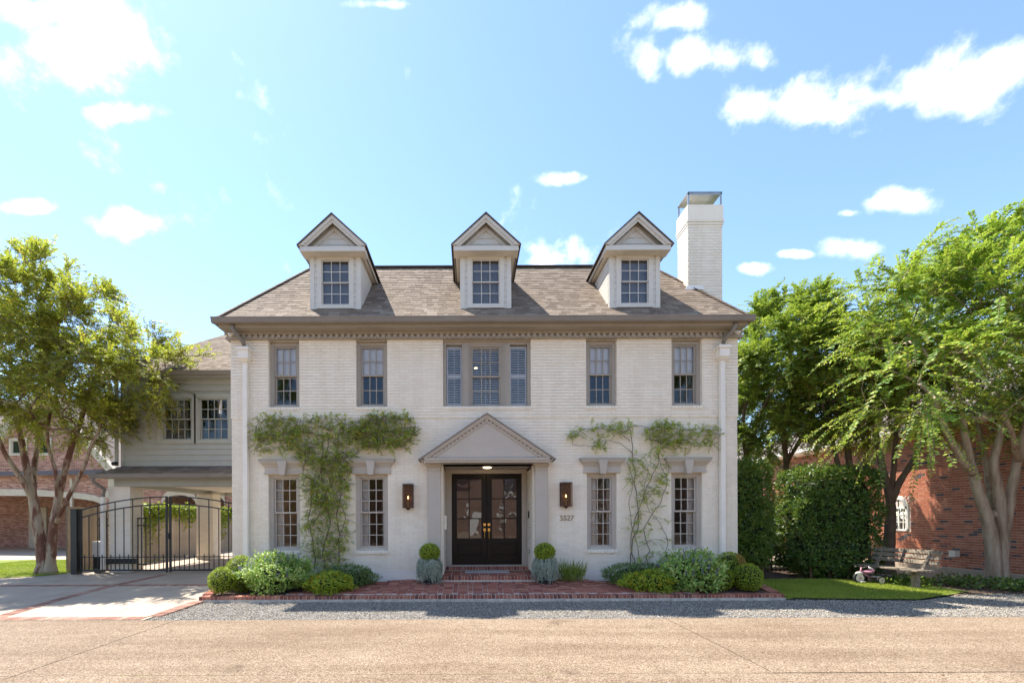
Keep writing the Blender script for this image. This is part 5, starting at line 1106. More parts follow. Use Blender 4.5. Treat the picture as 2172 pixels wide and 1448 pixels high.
for a, b in ((22, 60), (75, 112)):
    w = sash_window(NX(a), NX(b), NZ(962), NZ(925), YN2 - 0.06, 2, 2, 0, M['stone'], nb, fw=0.12); MB().box(NX(a), NX(b), YN2 - 0.02, YN2 - 0.012, NZ(962), NZ(925)).build('dark_room_panel', M['core'], w)  # black panel behind the panes, room darkness painted on
MB().box(NX(152), NX(152) + 0.1, YN2 - 0.1, YN2, -0.3, 3.3).build('downspout', M['stone'], nb)

# orange-red brick house whose flank runs back beside the path
rb = thing('neighbor_brick_house', (16, 4, -0.15), 'orange-red brick house flank with small arched window behind the bench', 'house')
XW = 12.97
wy0, wy1, wzb, wzt = fx(1886, XW) , 0, 0, 0
def WYp(px): return CY + F * XW / (px - CX)
aw = (WYp(1925), WYp(1887), 0.98, 1.62)
m = MB(); wall_slab(m, (XW, 0, 0), (0, 1, 0), (-1, 0, 0), -2.4, 11.5, -0.3, 3.72, 0.3, [aw]); m.box(XW, XW + 9, -2.4, -2.1, -0.3, 3.72).box(XW, XW + 9, 11.2, 11.5, -0.3, 3.72)
rw = m.build('wall', M['mortar'], rb)
wall_bricks(rw, (XW, 0, 0), (0, 1, 0), (-1, 0, 0), -2.4, 11.5, -0.02, 3.7, [(aw[0] - 0.09, aw[1] + 0.09, aw[2] - 0.07, aw[3] + 0.33)], M['orange_brick'], ju=0.011, jz=0.011, proud=0.006, singles=300, near=(0.9, 0.9))
MB().box(XW - 0.03, XW + 0.1, -2.4, 11.5, -0.3, -0.03).build('foundation', M['concrete'], rb)
cy_ = (aw[0] + aw[1]) / 2; hw_ = (aw[1] - aw[0]) / 2; m = MB()
for (r0, r1, x0_, x1_, nm) in ((hw_ - 0.06, hw_ + 0.04, XW - 0.02, XW + 0.1, 'frame'),):
    for i in range(12):
        a, b = math.pi * i / 12, math.pi * (i + 1) / 12
        m.prism([(x0_, cy_ + r * math.cos(q), aw[3] + 0.32 * r / hw_ * math.sin(q)) for r, q in ((r0, a), (r1, a), (r1, b), (r0, b))], (x1_ - x0_, 0, 0))
m.box(XW - 0.02, XW + 0.1, aw[0] - 0.04, aw[0] + 0.05, aw[2], aw[3]).box(XW - 0.02, XW + 0.1, aw[1] - 0.05, aw[1] + 0.04, aw[2], aw[3]).box(XW - 0.03, XW + 0.1, aw[0], aw[1], aw[2] - 0.05, aw[2]).box(XW - 0.02, XW + 0.1, aw[0], aw[1], aw[3] - 0.03, aw[3] + 0.03)
m.box(XW, XW + 0.04, cy_ - 0.018, cy_ + 0.018, aw[2], aw[3] + 0.3)
for k in (1, 2): m.box(XW + 0.005, XW + 0.035, aw[0], aw[1], aw[2] + 0.215 * k - 0.01, aw[2] + 0.215 * k + 0.01)
for k in (-1, 1): m.box(XW + 0.005, XW + 0.035, cy_ + k * hw_ * 0.5 - 0.01, cy_ + k * hw_ * 0.5 + 0.01, aw[2], aw[3]); m.beam((XW + 0.02, cy_, aw[3]), (XW + 0.02, cy_ + k * hw_ * 0.72, aw[3] + 0.23), 0.02, 0.02)
aw_o = m.build('arched_window', M['white_paint'], rb); MB().poly([(XW + 0.02, aw[0], aw[2]), (XW + 0.02, aw[1], aw[2]), (XW + 0.02, aw[1], aw[3] + 0.15), (XW + 0.02, cy_, aw[3] + 0.31), (XW + 0.02, aw[0], aw[3] + 0.15)]).build('pane', M['glass'], aw_o); MB().box(XW + 0.29, XW + 0.3, aw[0] - 0.2, aw[1] + 0.2, aw[2] - 0.2, aw[3] + 0.4).build('dark_room_panel', M['core'], aw_o)  # the panel behind the pane is coloured as dark as an unlit room
me = box_mesh('arch_brick', 0.09, 0.05, 0.17)
copies('arch_brick', me, M['orange_brick'], aw_o, [((XW + 0.04, cy_ + (hw_ + 0.12) * math.cos(q), aw[3] + (0.32 + 0.12) * math.sin(q)), (q - math.pi / 2, 0, 0)) for q in [math.pi * (i + 0.5) / 13 for i in range(13)]])
MB().box(XW - 0.32, XW + 0.3, -2.8, 11.9, 3.72, 3.86).prism([(XW - 0.45, -2.8, 3.80), (XW - 0.33, -2.8, 3.72), (XW - 0.32, -2.8, 3.92), (XW - 0.45, -2.8, 3.92)], (0, 14.7, 0)).build('eave', M['white_paint'], rb)
MB().poly([(XW - 0.42, -2.9, 3.93), (XW - 0.42, 12, 3.93), (XW + 4.5, 9, 6.6), (XW + 4.5, 0, 6.6)]).poly([(XW - 0.42, -2.9, 3.93), (XW + 4.5, 0, 6.6), (XW + 9.5, -2.9, 3.93)]).poly([(XW - 0.42, 12, 3.93), (XW + 4.5, 9, 6.6), (XW + 9.5, 12, 3.93)]).build('roof', M['shingle_grey'], rb)
yv = WYp(2029); vt = MB().prism([(XW - 0.13, yv - 0.08, 0.28), (XW - 0.13, yv + 0.08, 0.28), (XW - 0.005, yv + 0.08, 0.28), (XW - 0.005, yv - 0.08, 0.28)], (0.0, 0, 0.15)).build('dryer_vent', M['white_paint'], rb)
MB().box(XW - 0.16, XW - 0.005, yv - 0.085, yv + 0.085, 0.43, 0.445).build('vent_hood', M['white_paint'], rb)

# pale house far behind the hedge
fh = thing('far_house', (13, 22, -0.2), 'pale house with grey roof glimpsed between trees above the hedge', 'house')
MB().box(9.5, 24, 20, 28, -0.3, 4.6).build('wall', M['white_paint'], fh)
MB().poly([(9, 19.5, 4.5), (24.5, 19.5, 4.5), (20, 24, 7.4), (13, 24, 7.4)]).poly([(9, 19.5, 4.5), (13, 24, 7.4), (9, 28.5, 4.5)]).build('roof', M['shingle_grey'], fh)
for x in (11, 13.2, 15.4): w = sash_window(x, x + 0.9, 1.0, 2.5, 19.95, 2, 2, 2, M['white_paint'], fh); MB().box(x, x + 0.9, 20.06, 20.07, 1.0, 2.5).build('dark_room_panel', M['core'], w)  # panels carry the darkness of unlit rooms as colour

# ================================================================== across the street (seen only as reflections in the panes)
oh = thing('street_brick_house', (0, -27, -0.2), 'brown brick house across the road, mirrored in the door panes', 'house')
MB().box(-21, 22, -36, -27, -0.3, 6.2).build('wall', brickmat('brown_brick', [(0, (0.16, 0.07, 0.045)), (0.5, (0.28, 0.13, 0.08)), (1, (0.38, 0.20, 0.13))], (0.42, 0.36, 0.30)), oh)
MB().poly([(-21.5, -26.5, 6.1), (22.5, -26.5, 6.1), (18, -31.5, 9.6), (-17, -31.5, 9.6)]).poly([(-21.5, -36.5, 6.1), (22.5, -36.5, 6.1), (18, -31.5, 9.6), (-17, -31.5, 9.6)]).poly([(-21.5, -26.5, 6.1), (-17, -31.5, 9.6), (-21.5, -36.5, 6.1)]).poly([(22.5, -26.5, 6.1), (18, -31.5, 9.6), (22.5, -36.5, 6.1)]).build('roof', M['shingle_grey'], oh)
for x in (-7, -3.5, 3.0, 6.5, 10.5):
    for z in (0.9, 3.9): w = sash_window(x, x + 1.0, z, z + 1.6, -27.05, 2, 2, 2, M['white_paint'], oh); w.rotation_euler = (0, 0, 0)
MB().box(0.2, 1.6, -27.0, -26.95, -0.2, 2.1).build('door', M['white_paint'], oh)

# ================================================================== trees
def blob(px, py, Z, rx, rz, ry=None):
    k = Z / F; return (tuple(P(px, py, Z)), (rx * k, (ry if ry else (rx + rz) / 2 * k), rz * k))
def stem(Z, pts, r0, r1):
    return ([tuple(P(p[0], p[1], Z + (p[2] if len(p) > 2 else 0))) for p in pts], r0, r1)
ZA = 11.9
tree('crepe_myrtle', 'crepe myrtle with peeling red-brown bark and yellowing leaves beside the driveway gate', tuple(P(97, 1213, ZA)),
     [stem(ZA, [(92, 1216), (90, 1170), (82, 1120), (72, 1060), (62, 1010), (52, 965), (44, 915), (30, 860)], 0.145, 0.05),
      stem(ZA, [(106, 1216), (108, 1170), (112, 1120), (122, 1060), (136, 1000), (152, 945), (172, 890), (190, 830, 0.3)], 0.12, 0.045),
      stem(ZA, [(74, 1065), (52, 1020, -0.2), (28, 985, -0.3), (6, 950, -0.4), (-10, 900, -0.5)], 0.075, 0.04),
      stem(ZA, [(70, 1050), (72, 990, 0.3), (82, 930, 0.5), (76, 870, 0.6)], 0.08, 0.045),
      stem(ZA, [(122, 1060), (120, 1010, -0.2), (116, 985, -0.2), (104, 950, -0.3), (100, 910, -0.4), (108, 870, -0.4)], 0.05, 0.03),
      stem(ZA, [(116, 1110), (140, 1060, -0.2), (166, 1010, -0.3), (180, 985, -0.4), (192, 945, -0.5), (215, 900, -0.6)], 0.055, 0.03)],
     [blob(95, 690, ZA, 150, 150, 1.9), blob(-60, 740, ZA, 140, 160, 1.9), blob(230, 770, ZA - 0.3, 135, 130, 1.7), blob(335, 760, ZA - 0.4, 80, 85, 1.2), blob(120, 850, ZA - 0.3, 170, 70, 1.6), blob(395, 765, ZA - 0.5, 38, 50, 0.6), blob(30, 590, ZA, 80, 55, 1.0), blob(190, 885, ZA - 0.3, 110, 50, 1.2), blob(40, 890, ZA - 0.2, 90, 45, 1.2)],
     520, 7000, 0.60, 13, 0.064, 0.50, 0.32, M['leaf_left'], M['bark_peel'])
ZB = 9.95
tree('crepe_myrtle', 'large green crepe myrtle with smooth tan trunk and arching sprays beside the bench', tuple(P(2115, 1244, ZB)),
     [stem(ZB, [(2108, 1252), (2108, 1200), (2104, 1150), (2092, 1095), (2076, 1050), (2062, 1000), (2050, 940), (2040, 880)], 0.15, 0.05),
      stem(ZB, [(2120, 1252), (2122, 1200), (2124, 1150), (2124, 1100), (2118, 1040), (2106, 990), (2122, 930), (2132, 870)], 0.145, 0.05),
      stem(ZB, [(2126, 1180), (2132, 1120), (2146, 1050), (2158, 985), (2172, 920), (2195, 850)], 0.11, 0.055),
      stem(ZB, [(2064, 1010), (2044, 985, -0.2), (2020, 945, -0.3), (1998, 895, -0.4), (1985, 850, -0.5)], 0.075, 0.04),
      stem(ZB, [(2110, 1100), (2098, 1040, 0.5), (2092, 980, 0.7), (2075, 900, 0.9)], 0.07, 0.04),
      stem(ZB, [(2160, 985), (2150, 930, -0.4), (2130, 880, -0.5)], 0.06, 0.035),
      stem(ZB, [(2112, 1240), (2080, 1246, -0.15), (2050, 1252, -0.2)], 0.11, 0.02), stem(ZB, [(2122, 1240), (2128, 1252, -0.4), (2130, 1262, -0.6)], 0.10, 0.02), stem(ZB, [(2126, 1240), (2150, 1248, -0.1), (2170, 1254, -0.1)], 0.10, 0.02)],
     [blob(2080, 640, ZB, 130, 130, 1.6), blob(1985, 700, ZB - 0.4, 130, 110, 1.5), blob(1925, 810, ZB - 0.6, 110, 90, 1.2), blob(2180, 600, ZB, 120, 130, 1.6), blob(2120, 770, ZB - 0.5, 150, 80, 1.5), blob(2260, 760, ZB, 120, 160, 1.6), blob(1905, 620, ZB - 0.2, 70, 60, 0.8)],
     340, 2500, 1.1, 25, 0.080, 0.44, 0.48, M['leaf_right'], M['bark'], flowers=9)
ZC = 11.8
tree('crepe_myrtle', 'multi-stem tree with dark fanning trunks rising behind the wide hedge block', tuple(P(1882, 1222, ZC)),
     [stem(ZC, [(1880, 1226), (1886, 1150), (1890, 1090), (1888, 1055), (1872, 1000), (1862, 940), (1850, 870)], 0.14, 0.05), stem(ZC, [(1890, 1070), (1905, 1030), (1935, 985), (1965, 930), (1990, 870)], 0.09, 0.04),
      stem(ZC, [(1888, 1060), (1896, 1000, 0.2), (1900, 930, 0.3), (1910, 860, 0.4)], 0.07, 0.04), stem(ZC, [(1806, 1226, 0.4), (1806, 1100, 0.4), (1803, 1000, 0.4), (1796, 930, 0.4), (1790, 860, 0.4)], 0.11, 0.05), stem(ZC, [(1806, 1100, 0.4), (1830, 1010, 0.6), (1845, 930, 0.7), (1840, 860, 0.7)], 0.08, 0.04), stem(ZC, [(1804, 1090, 0.4), (1780, 1000, 0.3), (1765, 930, 0.2), (1745, 860, 0.1)], 0.07, 0.035)],
     [blob(1850, 800, ZC, 150, 90, 0.9), blob(1780, 740, ZC, 110, 80, 1.0), blob(1960, 830, ZC, 80, 80, 0.8), blob(1880, 900, ZC, 140, 40, 0.9), blob(1760, 860, ZC, 90, 60, 1.2)],
     260, 3600, 0.7, 14, 0.068, 0.5, 0.34, M['leaf_mid'], plain('dark_brown_bark', (0.17, 0.125, 0.09), 0.8, 0.3, 4, 0.3, bscale=18))  # plain darker brown bark for these trunks
ZD = 13.2
tree('crepe_myrtle', 'olive green tree with red seed tufts between the house and the hedge', tuple(P(1640, 1205, ZD)),
     [stem(ZD, [(1590, 1205), (1580, 1080), (1585, 980), (1605, 900), (1640, 830)], 0.12, 0.05), stem(ZD, [(1680, 1205), (1672, 1080), (1668, 980), (1660, 900), (1690, 820)], 0.10, 0.05), stem(ZD, [(1585, 985), (1572, 900), (1600, 800)], 0.06, 0.03), stem(ZD, [(1668, 985), (1720, 900), (1740, 830)], 0.06, 0.03)],
     [blob(1650, 760, ZD, 110, 120, 2.0), blob(1600, 850, ZD, 70, 120, 1.6), blob(1720, 820, ZD, 100, 120, 2.0), blob(1690, 680, ZD, 90, 55, 1.4), blob(1640, 930, ZD, 100, 50, 1.6)],
     300, 4600, 0.7, 13, 0.080, 0.5, 0.30, M['leaf_mid'], M['twig'])
# taller trees further off close the view behind the houses, and stand across the road
for nm, lab, b, blobs, n, mt in (('shade_tree', 'distant leafy tree beyond the fence at the end of the driveway', (-8.5, 26, -0.2), [((-8.5, 26, 4.2), (3.2, 2.5, 2.4)), ((-11, 27, 3.4), (2.2, 2, 1.8))], 1300, 'leaf_mid'),
                        ('shade_tree', 'distant leafy tree behind the orange-red brick house', (12, 33, -0.2), [((12, 33, 4.5), (4, 3, 3)), ((16, 34, 4), (3, 3, 2.6))], 1300, 'leaf_mid'),
                        ('shade_tree', 'tall street tree across the road facing the carport wing', (-13, -24, -0.2), [((-13, -24, 8), (4.5, 4, 4.5)), ((-9, -23, 6.5), (3, 3, 3))], 1300, 'leaf_hedge'),
                        ('shade_tree', 'tall street tree across the road facing the hedge', (17, -23, -0.2), [((17, -23, 8), (5, 4, 4.5)), ((12.5, -22, 6), (3, 3, 2.6))], 1300, 'leaf_hedge')):
    tree(nm, lab, b, [([b, (b[0] + 0.1, b[1], 1.5), (b[0], b[1], 3.0), (b[0] + 0.2, b[1], 4.5)], 0.22, 0.12), ([(b[0], b[1], 1.8), (b[0] - 1, b[1], 3), (b[0] - 1.8, b[1], 4.2)], 0.1, 0.06)], blobs, 120, n, 1.2, 10, 0.16, 0.6, 0.3, M[mt], M['twig'], 'trees beyond the plots')

# ================================================================== hedges and shrubs
def leafy_box(name, label, cat, x0, x1, y0, y1, z0, z1, n, leaf, mat, group=None, cluster=7, trunks=0):
    root = thing(name, ((x0 + x1) / 2, (y0 + y1) / 2, z0), label, cat, group)
    c = np.array([(x0 + x1) / 2, (y0 + y1) / 2, (z0 + z1) / 2]); h = np.array([(x1 - x0) / 2, (y1 - y0) / 2, (z1 - z0) / 2])
    ar = np.array([h[1] * h[2], h[0] * h[2], h[0] * h[1]]); axs = rng.choice(3, n, p=ar / ar.sum()); q = rng.uniform(-1, 1, (n, 3)); q[np.arange(n), axs] = np.where(rng.random(n) < 0.5, -1, 1)
    q = q * (1 - 0.10 * np.clip((np.abs(q) ** 6).sum(1, keepdims=True) - 1, 0, 1))
    ph = rng.uniform(0, 6, 6); lump = 1 + 0.035 * np.sin(q[:, 0] * 7 + ph[0]) + 0.035 * np.sin(q[:, 2] * 9 + ph[1]) + 0.03 * np.sin(q[:, 1] * 8 + q[:, 2] * 5 + ph[2]) + rng.normal(0, 0.035, n)
    p = c + q * h * lump[:, None]; e_ = np.zeros((n, 3)); e_[np.arange(n), axs] = np.sign(q[np.arange(n), axs]); out = unit(e_ + 0.35 * q ** 5)
    k = cluster; pp = np.repeat(p, k, 0) + rng.normal(0, leaf * 0.25, (n * k, 3)); oo = np.repeat(out, k, 0)
    D = oo * rng.uniform(0.2, 0.9, (n * k, 1)) + rvec(n * k) * 0.8 + np.array([0, 0, 0.25]); r_ = np.clip(np.repeat(rng.random(n), k) * 0.6 + rng.random(n * k) * 0.4, 0, 0.999)
    leaf_obj('leaves', pp, D, oo * 0.7 + rvec(n * k) * 0.7 + np.array([0, 0, 0.4]), leaf * rng.uniform(0.7, 1.25, n * k), leaf * 0.30 * rng.uniform(0.8, 1.2, n * k), mat, root, r_)
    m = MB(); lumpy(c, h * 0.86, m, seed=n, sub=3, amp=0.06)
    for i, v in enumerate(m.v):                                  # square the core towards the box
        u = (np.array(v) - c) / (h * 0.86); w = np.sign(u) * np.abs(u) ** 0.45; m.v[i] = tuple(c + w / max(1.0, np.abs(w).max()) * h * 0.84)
    m.build('dark_core', M['core'], root)  # solid core stops the view through, coloured like the shade within leaves
    for i in range(trunks):
        xx = x0 + (x1 - x0) * (i + 0.6) / (trunks + 0.4); MB().tube([(xx, y0 + 0.18, -0.16), (xx + random.uniform(-0.08, 0.08), y0 + 0.15, (z0 + 0.3)), (xx + random.uniform(-0.15, 0.15), y0 + 0.2, z0 + 0.8)], [0.035, 0.03, 0.02], 7).build('stem', M['twig'], root, True)
    return root
def ZY(y): return y - CY
leafy_box('hedge', 'narrow clipped hedge block standing against the house corner', 'hedge', 6.45, 7.30, 0.85, 1.9, 0.18, 2.62, 3300, 0.085, M['leaf_hedge'], 'clipped hedge blocks', trunks=4)
leafy_box('hedge', 'wide clipped hedge block behind the tricycle and bench', 'hedge', 8.0, 9.95, 0.75, 1.9, -0.05, 2.50, 5200, 0.085, M['leaf_hedge'], 'clipped hedge blocks', trunks=4)
iron = thing('iron_fence', (7.6, 2.3, -0.15), 'black iron picket fence in the gap between the hedge blocks', 'fence')
MB().box(6.0, 10, 2.30, 2.33, 0.05, 0.09).box(6.0, 10, 2.30, 2.33, 1.45, 1.49).build('rails', M['iron'], iron)
copies('picket', box_mesh('iron_picket', 0.02, 0.02, 1.7), M['iron'], iron, [(6.05 + i * 0.11, 2.315, 0.72) for i in range(36)])
MB().box(7.58, 7.68, 2.26, 2.36, -0.15, 1.7).build('post', M['iron'], iron)
leafy_box('back_hedge', 'dark screening shrubs behind the iron picket fence', 'hedge', 5.98, 10.5, 4.2, 5.2, -0.15, 1.7, 2200, 0.09, M['leaf_hedge'])

def mound(name, label, cat, c, r, n, leaf, wid, mat, group=None, flat=0.75, up=0.4, core=0.82, extra=None, cluster=1, jit=0.05):
    """rounded plant: leaves over an ellipsoid resting on the ground at c"""
    root = thing(name, c, label, cat, group); c3 = np.array(c) + np.array([0, 0, r[2]]); rr = np.array(r)
    d = rvec(n); d = d[d[:, 2] > -flat]; n = len(d)
    ph = rng.uniform(0, 6, 4); lump = 1 + jit * (np.sin(d[:, 0] * 5 + ph[0]) + np.sin(d[:, 2] * 6 + d[:, 1] * 4 + ph[1])) + rng.normal(0, jit * 0.9, n)
    p = np.repeat(c3 + d * rr * lump[:, None], cluster, 0); dd = np.repeat(d, cluster, 0); n2 = len(p)
    p = p + rng.normal(0, leaf * 0.35, p.shape)
    leaf_obj('leaves', p, dd * 0.5 + rvec(n2) * 0.8 + np.array([0, 0, up]), dd + rvec(n2) * 0.6 + np.array([0, 0, 0.4]), leaf * rng.uniform(0.65, 1.25, n2), leaf * wid, mat, root)
    m = MB(); lumpy(tuple(c3), rr * core, m, seed=n, sub=2, amp=0.10); m.build('dark_core', M['core'], root, True)  # solid dark filler, the plant's inner shade put into its colour
    return root
def boxwood(px, py, pyb, Z, rpx, label, orange=False):
    k = Z / F; b = P(px, pyb, Z); r = rpx * k; h = (pyb - py) * k / 2
    o = mound('boxwood', label, 'shrub', (b.x, b.y, b.z), (r, r, h), int(4200 * (r / 0.25) ** 1.5), 0.026, 0.62, M['leaf_box'], 'clipped boxwood balls', flat=0.92, core=0.90, jit=0.02)
    MB().tube([(b.x, b.y, b.z - 0.05), (b.x + 0.02, b.y, b.z + h * 0.6)], 0.02, 7).build('stem', M['twig'], o)
    if orange:
        n = 700; d = unit(rvec(n) * 0.55 + np.array([0.6, -0.6, 0.55])); leaf_obj('bronzed_leaves', np.array((b.x, b.y, b.z + h)) + d * np.array([r, r, h]) * 1.02, d * 0.5 + rvec(n), d, 0.03, 0.018, M['leaf_orange'], o)
    return o
boxwood(470, 1202, 1256, 8.55, 25, 'bright boxwood ball at the driveway corner of the brick edging')
boxwood(511, 1177, 1252, 9.15, 30, 'large boxwood ball behind two smaller ones by the downpipe')
boxwood(511, 1209, 1254, 8.75, 15, 'smallest boxwood ball tucked against the purple salvia')
boxwood(1586, 1199, 1254, 8.75, 27, 'bright boxwood ball at the lawn corner of the brick edging')
boxwood(1548, 1174, 1248, 9.3, 31, 'large boxwood ball with a bronzed orange patch', True)
boxwood(1531, 1207, 1252, 8.85, 21, 'small boxwood ball between the salvia and the lawn corner')
def spikes(root, c, r, n, mat, hmin=0.10, hmax=0.22, name='flower_spikes', low=-0.1):
    d = rvec(n * 3); d = d[d[:, 2] > low][:n]; base = np.array(c) + np.array([0, 0, r[2]]) + d * np.array(r); ax = unit(d * 0.5 + np.array([0, 0, 1.0]) + rng.normal(0, 0.2, d.shape)); pts = []; dr = []
    for b, a in zip(base, ax):
        h = rng.uniform(hmin, hmax); t = rng.random(34); pts.append(b + a * (t * h)[:, None] + rng.normal(0, 0.008, (34, 3))); dr.append(rvec(34) + a)
    pts = np.concatenate(pts); leaf_obj(name, pts, np.concatenate(dr), rvec(len(pts)), 0.022, 0.014, mat, root)
def salvia(px0, px1, pyt, pyb, Z, label, n):
    k = Z / F; b = P((px0 + px1) / 2, pyb, Z); r = ((px1 - px0) / 2 * k, 0.48, (pyb - pyt) * k / 2); c = (b.x, b.y + 0.1, b.z)
    o = mound('salvia', label, 'shrub', c, r, n, 0.062, 0.55, M['leaf_salvia'], 'salvia clumps', jit=0.12, core=0.72, cluster=3)
    spikes(o, c, r, 46, M['petal_purple']); return o
salvia(508, 652, 1180, 1256, 8.75, 'purple-flowered salvia clump below the outermost window by the carport wing', 2300)
salvia(1412, 1528, 1178, 1258, 8.75, 'tall salvia clump in front of the window next to the hedge', 2000)
def lantana(px0, px1, pyt, pyb, Z, label):
    k = Z / F; b = P((px0 + px1) / 2, pyb, Z); r = ((px1 - px0) / 2 * k, 0.34, (pyb - pyt) * k / 2); c = (b.x, b.y, b.z)
    o = mound('lantana', label, 'shrub', c, r, 1500, 0.045, 0.5, M['leaf_lantana'], 'yellow lantanas', jit=0.12, core=0.72, cluster=3)
    n = 42; d = rvec(200); d = d[d[:, 2] > -0.1][:n]; f = np.repeat(np.array(c) + np.array([0, 0, r[2]]) + d * np.array(r) * 1.05, 14, 0); f = f + rng.normal(0, 0.011, f.shape)
    leaf_obj('flowers', f, rvec(len(f)) + np.array([0, -0.3, 0.5]), rvec(len(f)), 0.018, 0.015, M['petal_yellow'], o); return o
lantana(652, 744, 1216, 1258, 8.7, 'yellow-flowered lantana beside the purple salvia at the curved patio')
lantana(1328, 1432, 1216, 1255, 8.75, 'yellow-flowered lantana beside the tall salvia near the hedge')
for px0, px1, pyt, pyb, lab in ((672, 798, 1201, 1246, 'low dark green shrub under the second window by the lantern'), (1284, 1425, 1198, 1240, 'low grey-green shrub under the climbing rose near the hedge')):
    Z = 9.35; k = Z / F; b = P((px0 + px1) / 2, pyb, Z); mound('low_shrub', lab, 'shrub', (b.x, b.y, b.z), ((px1 - px0) / 2 * k, 0.36, (pyb - pyt) * k / 2), 2000, 0.045, 0.4, M['leaf_dark'], 'low shrubs against the wall', jit=0.08, core=0.75, cluster=3)
# iris clump
b = P(1212, 1230, 9.55); n = 130; a = rng.normal(0, 0.6, n); p = np.stack([b.x + rng.normal(0, 0.13, n), b.y + rng.normal(0, 0.07, n), np.full(n, b.z - 0.03)], 1)
ir = thing('iris', tuple(b), 'clump of upright strap-like green leaves beside the planter', 'plant')
L_ = rng.uniform(0.3, 0.55, n); D = np.stack([np.sin(a) * 0.75, rng.normal(0, 0.3, n), np.full(n, 1.0)], 1); D = unit(D)
leaf_obj('leaves', p, D, np.tile([0.1, -1, 0.2], (n, 1)) + rvec(n) * 0.4, L_, 0.022, M['leaf_iris'], ir)
# planters: ball of boxwood over a silver cascade
for px, lab in ((911, 'planter with boxwood ball and silver trailing plant by the mailbox side'), (1155, 'planter with boxwood ball and silver trailing plant beside the iris')):
    Z = 9.5; k = Z / F; b = P(px, 1237, Z); b.z = pz(b.y) + 0.0; r = 0.20
    t_ = thing('planter', tuple(b), lab, 'planter', 'planters flanking the entry')
    MB().lathe((b.x, b.y, b.z), [(0.14, 0), (0.15, 0.02), (0.19, 0.40), (0.20, 0.44), (0.17, 0.44)], 20).build('pot', M['pot'], t_, True)
    n = 620; th = rng.uniform(0, 6.283, n); z0 = 0.46 + rng.normal(0, 0.03, n); rr = 0.235 + rng.normal(0, 0.018, n); lg = rng.uniform(0.22, 0.44, n)
    pts = []; dd = []; nn = []
    for j in range(15):
        f = j / 14; zz = z0 + 0.035 * math.sin(f * 3.14) - lg * f; rad = rr * (0.86 + 0.16 * math.sin(min(1, f * 2) * 1.57)) ; ang = th + 0.05 * np.sin(f * 6 + th * 7)
        o = np.stack([np.cos(ang), np.sin(ang), 0 * ang], 1); pts.append(np.array(b) + o * rad[:, None] + np.stack([0 * zz, 0 * zz, zz], 1)); dd.append(o * 0.6 + np.array([0, 0, -0.5]) + rng.normal(0, 0.5, (n, 3))); nn.append(o + rng.normal(0, 0.5, (n, 3)) + np.array([0, 0, 0.6]))
    pts = np.concatenate(pts); leaf_obj('silver_cascade', pts, np.concatenate(dd), np.concatenate(nn), 0.022 * rng.uniform(0.7, 1.3, len(pts)), 0.018, M['leaf_silver'], t_)
    MB().lathe((b.x, b.y, b.z + 0.08), [(0.16, 0), (0.215, 0.1), (0.22, 0.38), (0.12, 0.40)], 18).build('dark_cascade_core', M['core'], t_, True)  # black drum behind the trailing leaves, inner shade as colour
    c3 = np.array((b.x, b.y, b.z + 0.64)); n = 3000; d = rvec(n); leaf_obj('boxwood_ball', c3 + d * np.array([0.205, 0.205, 0.18]) * (1 + rng.normal(0, 0.03, n))[:, None], d * 0.5 + rvec(n) * 0.8, d + rvec(n) * 0.5, 0.028 * rng.uniform(0.7, 1.2, n), 0.018, M['leaf_box'], t_)
    m = MB(); lumpy(tuple(c3), (0.185, 0.185, 0.16), m, 3, 2, 0.04); m.build('dark_core', M['core'], t_, True)  # solid ball under the leaves, its black stands for inner shade
# low plants at the big trunk
for px, py, rx, lab in ((2040, 1236, 55, 'low leafy groundcover plant between bench and trunk'), (2165, 1262, 45, 'low leafy groundcover at the foot of the smooth tan trunk'), (1925, 1236, 40, 'sparse leafy plant growing under the bench')):
    Z = 9.8 if px < 2100 else 9.2; b = P(px, py + 8, Z); mound('groundcover_plant', lab, 'plant', (b.x, b.y, -0.17), (rx * Z / F, 0.3, 0.10), 420, 0.07, 0.5, M['leaf_hedge'], 'low plants on the mulch', jit=0.25, core=0.3, cluster=2)
n = 2600; x = rng.uniform(9.3, 14, n); y = rng.uniform(-1.15, 1.6, n)
tag(leaf_obj('leaf_litter', np.stack([x, y, np.full(n, -0.168)], 1), rng.normal(0, 1, (n, 3)) * np.array([1, 1, 0.25]), np.array([0, 0, 1.0]) + rng.normal(0, 0.3, (n, 3)), 0.06, 0.03, pieces('dry_leaf', [(0, (0.16, 0.09, 0.05)), (1, (0.38, 0.26, 0.15))])), 'dry fallen leaves strewn over the mulch', 'leaf litter', kind='stuff')

n = 170; x = rng.uniform(-9, 13, n); y = rng.uniform(-6.2, -1.75, n); y[:60] = YR + rng.normal(0.1, 0.35, 60)
zf = np.where(y > YR, np.where(x < -5, dz(y) + 0.006, GZ + 0.014), GZ + 0.004)
tag(leaf_obj('fallen_leaves', np.stack([x, y, zf], 1), rng.normal(0, 1, (n, 3)) * np.array([1, 1, 0.15]), np.array([0, 0, 1.0]) + rng.normal(0, 0.3, (n, 3)), 0.045 * rng.uniform(0.5, 1.2, n), 0.02, bpy.data.materials['dry_leaf']), 'a few dry fallen leaves scattered over the road and gravel', 'leaf litter', kind='stuff')
